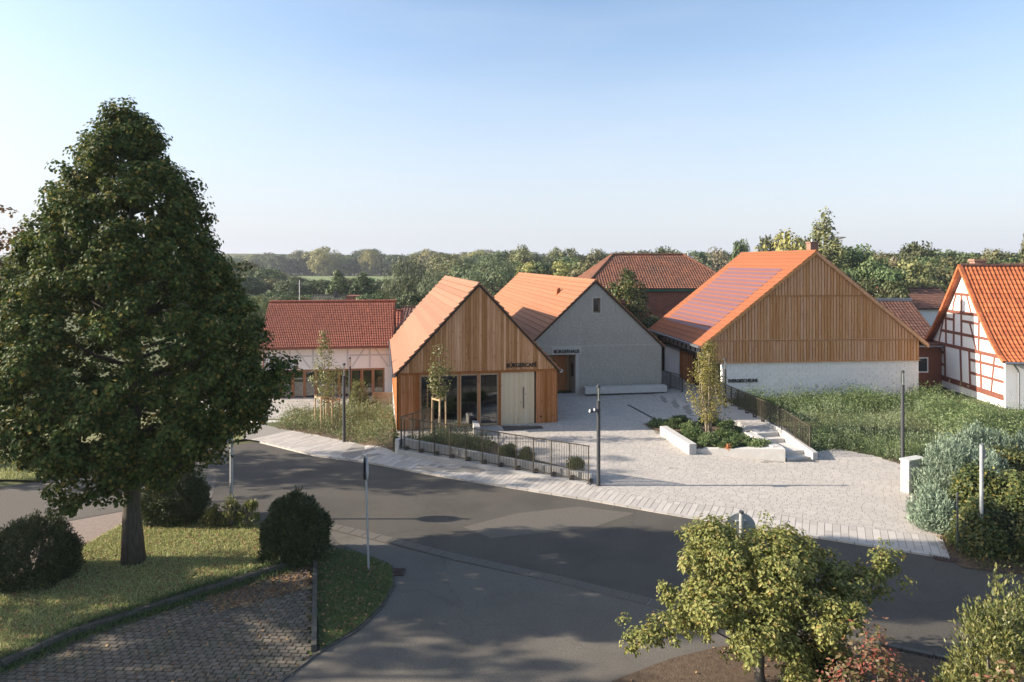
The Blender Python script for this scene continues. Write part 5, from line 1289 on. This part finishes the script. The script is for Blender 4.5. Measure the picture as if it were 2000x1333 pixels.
for px, py, h, lab in ((412, 1027, .65, 'yellowish small shrub between the two clipped evergreens, leftmost of three'), (452, 1026, .95, 'tallest yellowish small shrub, beneath the pale sign post'), (486, 1027, .8, 'yellowish small shrub right of the pale sign post')):
    bush('small_shrub', lab, on(px, py, LAWN_Z), .26, .26, h, 46, 9, .12, .09, L['sapling'], 2.0, .5, group='yellowish shrubs at the back of the lawn', up=.5)
def plumes(name, label, loc, rx, ry, h, n, per=26, ln=(.5, 1.0), m=None, group=None):
    """juniper: feathery upright plumes that start all over a low mound, tallest in the middle"""
    t = thing(name, label, 'shrub', loc, 0, group); P = []; A = []
    for _ in range(n):
        a = random.random() * 6.283; r = random.random() ** .55; x, y = math.cos(a) * r * rx, math.sin(a) * r * ry
        top = h * (1 - .72 * r ** 2.2) * random.uniform(.72, 1.08) * (.88 + .2 * math.sin(x * 3.1 + loc[0]) * math.cos(y * 2.7 + loc[1])); l = min(top, random.uniform(*ln)); dx, dy = math.cos(a) * r * .35, math.sin(a) * r * .35
        for k in range(per):
            f = random.random(); w = .12 * (1 - f) + .015
            P.append((x + dx * l * f + random.gauss(0, w), y + dy * l * f + random.gauss(0, w), top - l + l * f)); A.append((dx + random.gauss(0, .3), dy + random.gauss(0, .3), 1))
        for k in range(per // 3): P.append((x + random.gauss(0, .1), y + random.gauss(0, .1), random.uniform(0, max(.05, top - l)))); A.append((dx + random.gauss(0, .4), dy + random.gauss(0, .4), .8))
    P = np.array(P); sz = rng.uniform(.09, .2, len(P)); foliage('foliage', P, sz, sz * .22, m or L['juniper'], t, None, np.array(A))
    st_ = MB()
    for a in range(6): st_.tube([(0, 0, -.1), (math.cos(a * 1.05) * rx * .4, math.sin(a * 1.05) * ry * .4, h * .35), (math.cos(a * 1.05) * rx * .6, math.sin(a * 1.05) * ry * .6, h * .55)], [.06, .04, .01], 5)
    obj('stem', st_, M['bark_grey'], t); return t
plumes('blue_juniper', 'large feathery blue-green juniper beside the grey utility cabinet', on(1880, 978), 1.55, 1.6, 2.6, 620)
plumes('blue_juniper', 'low blue-green juniper spilling onto the corner of the square', on(1828, 1030), .6, .9, 1.5, 240, ln=(.4, .8))
plumes('blue_juniper', 'pale feathery juniper row behind the bare steel post', (20.4, 29.8, .05), 1.7, .9, 1.75, 420, ln=(.4, .8))
plumes('blue_juniper', 'pale feathery juniper at the right edge below the half-timbered house', (23.2, 29.4, .05), 1.7, .9, 1.9, 420, ln=(.4, .8))
bush('clipped_hedge', 'flat-topped dark hedge behind the steel post at the right edge', (20.2, 26.2, .0), 2.1, 1.0, 1.55, 620, 30, .14, .12, L['shrub'], 5.0, .5, cat='hedge')
for x, y, rx, ry, h, m, lab in ((14.35, 20.9, .6, .6, 1.5, 'shrub', 'leafy shrub with yellow tips left of the bare steel post'), (15.9, 20.7, .95, .8, 1.95, 'shrub', 'dark leafy shrub right of the bare steel post'), (17.5, 20.6, 1.0, .9, 2.0, 'shrub', 'dark leafy shrub at the right edge behind the wire fence'), (15.7, 22.9, .75, .8, 1.9, 'shrub', 'leafy shrub with reddish leaves in front of the large juniper'), (16.6, 22.6, 1.0, .9, 1.8, 'laurel', 'lighter green shrub behind the wire fence')):
    bush('garden_shrub', lab, (x, y, 0), rx, ry, h, 330, 24, .2, .12, L[m], 2.4, .6)
bush('garden_shrub', 'tall glossy-leaved shrub in the lower right corner', (7.75, 10.9, .05), .75, .8, 3.3, 300, 52, .22, .085, L['laurel'], 2.0, .38, up=.7)
bush('garden_shrub', 'glossy-leaved shrub at the right edge of the lower corner', (8.9, 11.4, .05), .85, .9, 3.2, 300, 52, .22, .085, L['laurel'], 2.0, .38, up=.7)
bush('garden_shrub', 'dark low shrub under the yellow-green foreground tree', (6.1, 13.4, .05), .75, .6, 1.25, 200, 26, .16, .1, L['shrub'], 2.2, .6)
bush('red_vine', 'red and pink autumn vine in front of the storm drain', (6.2, 11.6, .05), 1.2, .6, 2.3, 150, 22, .28, .10, L['vine'], 2.0, .5, cat='vine')
bush('red_vine', 'reddish vine climbing over the glossy shrub in the corner', (7.45, 10.2, .05), .7, .4, 2.6, 70, 16, .26, .10, L['vine'], 2.0, .5, cat='vine')
bush('red_vine', 'pinkish vine low in the bottom right of the flower bed', (5.2, 11.0, .05), .8, .5, 1.55, 80, 16, .26, .095, L['vine'], 2.0, .5, cat='vine')
bush('golden_shrub', 'small yellow shrub below the foreground tree', (5.2, 12.3, .05), .28, .28, 1.5, 60, 22, .12, .08, L['field_maple'], 2.0, .6)

# beds
def strew(poly, n, zf=None):
    xs = [p[0] for p in poly]; ys = [p[1] for p in poly]; out = []
    while len(out) < n:
        p = (random.uniform(min(xs), max(xs)), random.uniform(min(ys), max(ys)))
        if inside(p, poly): out.append((p[0], p[1], (zf or g)(*p)))
    return np.array(out)
def carpet(name, poly, n, per, h, lf, m, zf=None, aspect=.3, spread=.18, up=1.0, hvar=.4, weight=None):
    """ground cover: tufts of upright blades"""
    B = strew(poly, n, zf)
    if weight is not None: B = B[np.array([random.random() < weight(b[0], b[1]) for b in B])]
    n = len(B); hh = h * (1 - hvar + 2 * hvar * rng.random(n)) * (1 + .5 * np.sin(B[:, 0] * 1.1 + 2 * np.sin(B[:, 1] * .8)) * np.cos(B[:, 1] * 1.3 + np.sin(B[:, 0] * .7)))
    P = np.repeat(B, per, 0); k = len(P)
    P[:, :2] += rng.normal(size=(k, 2)) * spread; P[:, 2] += rng.random(k) * np.repeat(hh, per)
    A = rng.normal(size=(k, 3)) * .55 + np.array([0, 0, up])
    sz = lf * rng.uniform(.6, 1.3, k)
    return foliage(name, P, sz, sz * aspect, m, None, None, A, kind='stuff')
bed_left = WP((540, 838), (614, 851), (690, 867), (768, 884), (766, 800), (700, 792), (640, 800), (565, 815))
drape('planting_bed', bed_left, .05, M['earth'], res=1.0)
carpet('perennial_planting', bed_left, 900, 30, .62, .12, L['perennial'], aspect=.3)
def clump_plants(spec, group, m_default='weed_dark', cat='plant'):
    for i, (x, y, z, r_, h, m, lab) in enumerate(spec):
        bush('leafy_plant', lab, (x, y, z), r_, r_, h, max(24, int(150 * r_)), 16, .11, .09, L[m], 2.0, .5, group=group, up=.4, cat=cat)
x0, y0 = W2(705, 800); bush('garden_shrub', 'light green open shrub in the flower bed left of the café', (x0, y0 - .6, -.6), .55, .5, 1.7, 130, 12, .2, .1, L['sapling'], 2.0, .5, up=.4)
# dark planting behind the café railing
carpet('ground_cover', [frame_pt(.2, .6), frame_pt(4.2, .6), frame_pt(3.5, 2.3), (frame_pt(1.0, 2.6))], 330, 24, .38, .08, L['weed_dark'], zf=zb, aspect=.4)
for xx, yy, r_, h, lab in ((5.1, .85, .34, .5, 'dark plant tuft behind the railing, leftmost of three'), (6.0, .85, .26, .45, 'dark plant tuft behind the middle of the railing'), (8.25, .75, .28, .42, 'dark plant tuft behind the right end of the railing')):
    p = frame_pt(xx, yy); bush('leafy_plant', lab, (p[0], p[1], zb(*p)), r_, r_, h, 60, 16, .12, .08, L['weed_dark'], 2.0, .4, group='plant tufts behind the railing', up=.6, cat='plant')
# planting in the right planter
random.seed(21)
bz = lambda x, y: .36
spots = [(7.6, 35.0, .5), (8.2, 34.6, .45), (8.7, 35.2, .5), (10.2, 35.3, .5), (8.7, 33.0, .42), (8.6, 32.2, .4), (9.1, 31.5, .42), (10.2, 32.6, .5), (10.6, 31.5, .55), (11.2, 30.9, .5), (9.8, 31.0, .4), (10.8, 33.4, .45), (8.9, 33.9, .4), (10.9, 34.6, .42)]
for i, (x, y, r_) in enumerate(spots):
    bush('leafy_plant', 'low green perennial on the brown soil of the concrete planter', (x, y, .36), r_, r_ * .8, .3 + .25 * random.random(), 70, 16, .13, .085, L['weed_dark' if i % 3 else 'weed'], 2.0, .5, group='perennials in the concrete planter', up=.3, cat='plant')
bush('leafy_plant', 'small orange-leaved plant near the front wall of the concrete planter', (9.75, 30.75, .36), .14, .14, .25, 16, 12, .07, .07, leafmat('orange_leaf', [(.4, .12, .05), (.5, .2, .09)], .2), 2.0, .6, cat='plant')
# weed plot
fz = lambda x, y: 0.0 if y < 31 else min(0.25, 0.04 * (y - 31))
shady = lambda x, y: 1.0
plot_l = [(12.95, 40.2), (24.8, 41.2), (26.9, 38.2), (27.5, 33), (24, 30.6), (18.4, 30.6), (17.0, 30.0)] + WP((1704, 891), (1640, 880), (1606, 884)) + [(13.2, 30.8)]
carpet('weeds', plot_l, 3800, 30, .66, .095, L['weed'], zf=fz, aspect=.24, spread=.13)
carpet('nettles', [(13.1, 36.5), (24.6, 38.0), (24.7, 41.1), (13.1, 40.1)], 1300, 34, .85, .10, L['weed_dark'], zf=fz, aspect=.45, spread=.16, up=.4)
carpet('nettles', [(20, 31), (27, 33.5), (26.6, 38), (22, 37)], 1100, 34, .85, .095, L['weed'], zf=fz, aspect=.5, spread=.16, up=.3)
# taller stalks
B = strew(plot_l, 1900, fz); B = B[np.array([random.random() < (.95 if (b[1] < 36.0 and b[0] < 21) else .3) for b in B])]; P = []; 
for b in B:
    hh = random.uniform(.75, 1.3) * (1 + .5 * math.sin(b[0] * 1.3 + math.sin(b[1] * 1.7) * 2))
    for k_ in range(26):
        zz = hh * (k_ + random.random()) / 26; P.append((b[0] + random.gauss(0, .07 * (1.2 - zz / hh)), b[1] + random.gauss(0, .07 * (1.2 - zz / hh)), b[2] + zz))
P = np.array(P); foliage('tall_weeds', P, rng.uniform(.07, .13, len(P)), rng.uniform(.018, .03, len(P)), L['weed_top'], None, None, rng.normal(size=(len(P), 3)) * .5 + np.array([0, 0, .8]), kind='stuff')
carpet('undergrowth', [(13.2, 19.6), (20, 17.6), (20, 23), (15.0, 23.2), (13.5, 21.6)], 500, 18, .4, .1, L['shrub'], zf=lambda x, y: 0, aspect=.6)
carpet('undergrowth', [(4.0, 11.4), (9.5, 10.5), (10.5, 13.0), (7.2, 13.3), (4.2, 12.2)], 260, 14, .3, .09, L['shrub'], zf=lambda x, y: .05, aspect=.6)

# lawn
def turf(poly, z, n, h=.05, m=L['grass'], nm='grass', w=.013):
    B = strew(poly, n, lambda x, y: z); 
    A = rng.normal(size=(n, 3)) * .5 + np.array([0, 0, 1.0]); sz = h * rng.uniform(.5, 1.5, n)
    return foliage(nm, B, sz, np.full(n, w), m, None, None, A, kind='stuff')
turf(lawn_poly, LAWN_Z - .005, 90000, .075, w=.018)
turf(tri_poly, .045, 16000, .07, L['weed_dark'], w=.018)
turf(WP((0, 938), (75, 941), (150, 925), (260, 893), (260, 880), (0, 900)), .03, 9000, .12, w=.03)
# rough grass along the stone edging
ee = [Vector(p) for p in edge_pts]
strip = []
for a, b in zip(ee, ee[1:]):
    n_ = Vector((-(b - a).y, (b - a).x)).normalized(); strip.append((a, b, n_))
P = []
for a, b, n_ in strip:
    for _ in range(int((b - a).length * 900)):
        q = a.lerp(b, random.random()); o_ = random.gauss(0, .16) - .1; P.append((q.x + n_.x * o_, q.y + n_.y * o_, .0 if o_ < 0 else .18))
P = np.array(P); foliage('rough_grass', P, rng.uniform(.06, .22, len(P)), np.full(len(P), .018), L['weed_dark'], None, None, rng.normal(size=(len(P), 3)) * .6 + np.array([0, 0, 1]), kind='stuff')
# fallen leaves
def litter(poly, n, z, s=.07):
    B = strew(poly, n, lambda x, y: z); N = rng.normal(size=(n, 3)) * .25 + np.array([0, 0, 1.]); return B, N
Bs = []; Ns = []
for poly, n, z in ((lawn_poly, 2600, LAWN_Z + .05), (park_poly, 700, .03), (tri_poly, 350, .1), (earth_poly, 500, .07), (WP((400, 1168), (606, 1104), (608, 1150), (420, 1200)), 900, .035), (WP((1780, 970), (1845, 1085), (1870, 1085), (1800, 970)), 200, .06)):
    B, N = litter(poly, n, z); Bs.append(B); Ns.append(N)
P = np.vstack(Bs); foliage('fallen_leaves', P, rng.uniform(.05, .1, len(P)), rng.uniform(.04, .07, len(P)), L['dryleaf'], None, np.vstack(Ns), rand_unit(len(P)), kind='stuff')

# tree beside the hall, and the wood beyond the roofs
tree('broadleaf_tree', 'bushy green tree between the grey hall and the brick hall', 'tree', ((1222 - 1000) / F * 54, 54, .3), [(1.0, .8), (2.5, 1.7), (4.5, 2.0), (6.2, 1.6), (7.2, .9), (7.9, .2)], 200, 34, .42, .2, L['shrub'], M['bark'], .15, 6.5, 1, 20, seed=12)
tree('garden_tree', 'low dark green tree below the brick hall wall', 'tree', ((1275 - 1000) / F * 57, 57, .2), [(.3, .8), (1.2, 1.6), (2.4, 1.8), (3.4, 1.1), (4.0, .2)], 130, 34, .42, .2, L['shrub'], M['bark'], .1, 3, .5, 14, seed=13)

protos = {}
def proto(kind, tab, n, per, rc, lf, m, wob=.2, shell=.3, flat=.75, droop=0, aspect=.7, lobes=3, seed=0):
    C, O = crown_clumps(tab, n, shell, wob, seed, lobes); P, N, A = clump_leaves(C, rc, per, flat, O, droop)
    sz = lf * rng.uniform(.6, 1.3, len(P)); cm = leaf_mesh('crown', P, sz, sz * aspect, N, A); cm.materials.append(m)
    tr = MB().tube([(0, 0, -.02), (0.01, 0, .4), (0, .01, tab[-1][0] * .9)], [.03, .02, .004], 6); limbs(tr, C, tab[-1][0] * .9, tab[0][0], .02, 14, .012, 4)
    tm = mesh_of('trunk', tr); tm.materials.append(M['bark']); protos[kind] = (cm, tm)
# unit height trees (height 1)
for i, mm in enumerate(('far_a', 'far_b', 'far_a', 'far_c')):
    proto('round%d' % i, [(.1, .2), (.25, .34), (.5, .42), (.72, .40), (.86, .30), (.95, .16)], 150, 26, .085, .05, L[mm], seed=i, wob=.26, lobes=2 + i)
proto('oval', [(.1, .12), (.25, .2), (.5, .25), (.75, .19), (.9, .1), (1.0, .03)], 140, 26, .065, .042, L['far_a'], seed=5)
proto('poplar', [(.06, .05), (.2, .1), (.5, .125), (.75, .10), (.9, .06), (1.0, .015)], 170, 26, .04, .026, L['far_b'], seed=6, wob=.3, flat=1.6)
proto('willow', [(.08, .22), (.3, .38), (.6, .40), (.8, .30), (.95, .1)], 190, 32, .08, .055, L['willow'], seed=7, flat=1.9, droop=2.5, aspect=.3, wob=.22, lobes=4)
proto('pale', [(.02, .35), (.3, .52), (.6, .5), (.8, .36), (.97, .1)], 170, 30, .08, .04, L['pale'], seed=8, aspect=.45)
proto('bare', [(.1, .2), (.4, .4), (.7, .35), (1.0, .1)], 70, 10, .06, .03, L['far_b'], seed=9, shell=.5)
def far_tree(kind, px, ytop, Y, wpx, label, group=None, zg=0.0, name='tree', cat='tree', squash=None):
    """tree whose top shows at photo row ytop at distance Y and whose crown spans wpx photo pixels"""
    top = H - (ytop - YH) * Y / F; h = top - zg; cm, tm = protos[kind]
    rmax = {'oval': .25, 'poplar': .125, 'willow': .4, 'pale': .52, 'bare': .4}.get(kind, .42)
    w = wpx / F * Y / 2 / rmax * (1.35 if kind.startswith('round') else 1.1)
    t = thing(name, label, cat, ((px - 1000) / F * Y, Y, zg), random.random() * 6.28, group)
    t.scale = (w, w, h)
    for nm, me in (('trunk', tm), ('crown', cm)):
        o = bpy.data.objects.new(nm, me); COL.objects.link(o); o.parent = t
    return t
random.seed(11)
GF, GM, GR, GB = 'trees of the far woodland edge beyond the meadow', 'trees in the belt between meadow and roofs', 'trees of the wood behind the barn and brick hall', 'trees along the skyline at the far right'
for i in range(46):
    px = 455 + i * 13 + random.uniform(-5, 5); yt = 497 - 5 * math.sin(i * .7) + random.uniform(-8, 6)
    if px < 520: yt += 6
    far_tree('round%d' % random.choice((0, 1, 2, 0, 2, 1)), px, yt, random.uniform(436, 500), random.uniform(34, 54), 'rounded tree in the far woodland edge beyond the pale meadow', GF, name='woodland_tree')
for px, yt, w_ in ((632, 481, 44), (722, 487, 32), (835, 486, 40), (845, 491, 46), (935, 487, 40)): far_tree('round3', px, yt, 430, w_, 'taller pale yellowish tree standing above the far woodland edge', 'pale trees above the far woodland edge', name='woodland_tree')
# nearer belt on the left
for i in range(30):
    px = 440 + i * 15 + random.uniform(-6, 6); far_tree(random.choice(('round0', 'round2', 'round1', 'oval')), px, 545 + random.uniform(-6, 12), random.uniform(112, 150), random.uniform(48, 70), 'dark bushy tree in the belt between the meadow and the museum roof', GM, name='belt_tree')
for i in range(9):
    far_tree(random.choice(('round0', 'round1')), 470 + i * 13, 512 + i * 3.3 + random.uniform(-5, 5), random.uniform(150, 230), 50, 'green tree in the left end of the belt beside the tall tree crown', 'trees beside the crown of the tall tree', name='belt_tree')
for px, yt, w_, k_, lab in ((661, 530, 46, 'oval', 'narrow light green tree just behind the museum roof, left of two'), (707, 533, 46, 'oval', 'narrow green tree just behind the museum roof, right of two'), (741, 563, 34, 'round3', 'small yellowish tree right behind the museum ridge')):
    far_tree(k_, px, yt, 88, w_, lab, name='garden_tree')
far_tree('willow', 797, 498, 92, 92, 'tall grey-green weeping willow behind the museum and café', name='willow_tree')
far_tree('willow', 848, 528, 84, 60, 'smaller willow close to the café ridge', name='willow_tree')
far_tree('willow', 962, 503, 105, 120, 'wide grey-green willow between café and hall roofs', name='willow_tree')
far_tree('round2', 905, 512, 118, 74, 'green tree between the tall willow and the wide willow', name='garden_tree')
for i in range(30):
    px = 860 + i * 13 + random.uniform(-5, 5); far_tree(random.choice(('round0', 'round1', 'round2', 'round1')), px, 498 + random.uniform(-10, 8), random.uniform(170, 260), random.uniform(38, 58), 'rounded green tree in the wood behind the hall roofs', 'trees of the wood behind the hall roofs', name='woodland_tree')
for i in range(13):
    px = 985 + i * 18; far_tree(random.choice(('round0', 'round1', 'round3')), px, 514 + random.uniform(-6, 8), random.uniform(110, 130), random.uniform(44, 60), 'nearer bushy tree low behind the ridge of the grey hall', 'bushy trees behind the ridge of the grey hall', name='belt_tree')
for px, yt, w_ in ((1018, 478, 34), (1085, 482, 26), (1112, 484, 44), (1165, 486, 40)): far_tree('round1', px, yt, 190, w_, 'taller rounded tree on the skyline above the ridge of the grey hall', 'taller skyline trees above the grey hall', name='woodland_tree')
far_tree('round1', 1150, 508, 92, 74, 'dark olive tree left of the hipped roof', name='garden_tree')
far_tree('pale', 1392, 481, 98, 105, 'pale beige seed-covered tree right of the white chimney', name='pale_tree')
far_tree('round0', 1447, 465, 112, 34, 'dark open tree on the skyline left of the barn roof', name='skyline_tree')
far_tree('round0', 1297, 480, 150, 36, 'dark rounded tree on the skyline above the hipped roof', name='skyline_tree')
for i in range(12): far_tree('round%d' % (i % 3), 1215 + i * 24, 491 + random.uniform(-4, 4), random.uniform(170, 220), 50, 'green tree on the skyline between hipped roof and barn', GR, name='woodland_tree')
far_tree('round3', 1538, 449, 84, 84, 'bright yellow-green tree behind the barn ridge', name='garden_tree')
far_tree('round2', 1502, 458, 88, 46, 'dark tree left of the yellow-green one behind the barn ridge', name='garden_tree')
far_tree('round0', 1575, 462, 90, 46, 'dark green tree between the yellow-green tree and the poplar', name='garden_tree')
far_tree('poplar', 1613, 417, 88, 50, 'tall slender poplar behind the barn chimney', name='poplar_tree')
far_tree('poplar', 1594, 438, 90, 30, 'shorter poplar half hidden by the taller one', name='poplar_tree')
far_tree('poplar', 1636, 470, 82, 46, 'low poplar right of the tall one', name='poplar_tree')
for i, (px, yt, Y, w_, k_) in enumerate(((1672, 476, 84, 70, 'round0'), (1700, 500, 76, 70, 'round2'), (1735, 520, 72, 66, 'round0'), (1690, 540, 66, 60, 'round2'), (1780, 505, 80, 80, 'round1'), (1830, 512, 84, 80, 'round1'), (1745, 545, 62, 56, 'round2'), (1800, 540, 74, 70, 'round1'), (1650, 520, 68, 60, 'round0'))):
    far_tree(k_, px, yt, Y, w_, 'dense green tree close behind the right slope of the barn', 'dense trees close behind the barn', name='garden_tree')
far_tree('pale', 1752, 500, 92, 62, 'pale silvery blossoming shrub tree between the green trees right of the barn', name='pale_tree')
for i in range(18):
    px = 1640 + i * 23; far_tree('round%d' % random.choice((0, 1, 2, 0)), px, 489 + random.uniform(-7, 6), random.uniform(120, 180), random.uniform(46, 70), 'rounded green tree on the skyline above the half-timbered house', GB, name='skyline_tree')
for i in range(12):
    px = 1760 + i * 26; far_tree('round%d' % random.choice((0, 1, 2)), px, 503 + random.uniform(-6, 8), random.uniform(90, 115), random.uniform(60, 80), 'bushy green tree behind the half-timbered roof', 'trees behind the half-timbered roof', name='garden_tree')
far_tree('round0', 1795, 470, 110, 60, 'tallest rounded tree on the skyline right of the poplars', name='skyline_tree')
far_tree('poplar', 2004, 455, 60, 24, 'narrow dark tree at the right edge of the skyline', name='poplar_tree')
for i in range(14):
    far_tree('round%d' % (i % 3), -160 + i * 44, 500 + random.uniform(-10, 8), random.uniform(120, 180), 90, 'green tree beyond the lane behind the tall tree', 'trees beyond the lane behind the tall tree', name='belt_tree')
for i in range(16):
    far_tree('round%d' % (i % 3), 470 + i * 28, 575 + random.uniform(-8, 8), random.uniform(78, 95), 60, 'low bushy tree directly behind the museum roof', 'low trees directly behind the museum', name='garden_tree')

# ------------------------------------------------------------------ haze: one even box of air round the whole place
hz = bpy.data.materials.new('haze'); hz.use_nodes = True; hn = hz.node_tree.nodes; hn.remove(hn['Principled BSDF'])
pv = hn.new('ShaderNodeVolumePrincipled'); pv.inputs['Color'].default_value = (0.86, 0.92, 1.0, 1); pv.inputs['Density'].default_value = 0.00024; pv.inputs['Anisotropy'].default_value = 0.3
hz.node_tree.links.new(pv.outputs[0], hn['Material Output'].inputs['Volume'])
obj('haze', MB().box(-700, 700, -70, 720, -7, 20.5), hz, kind='stuff')
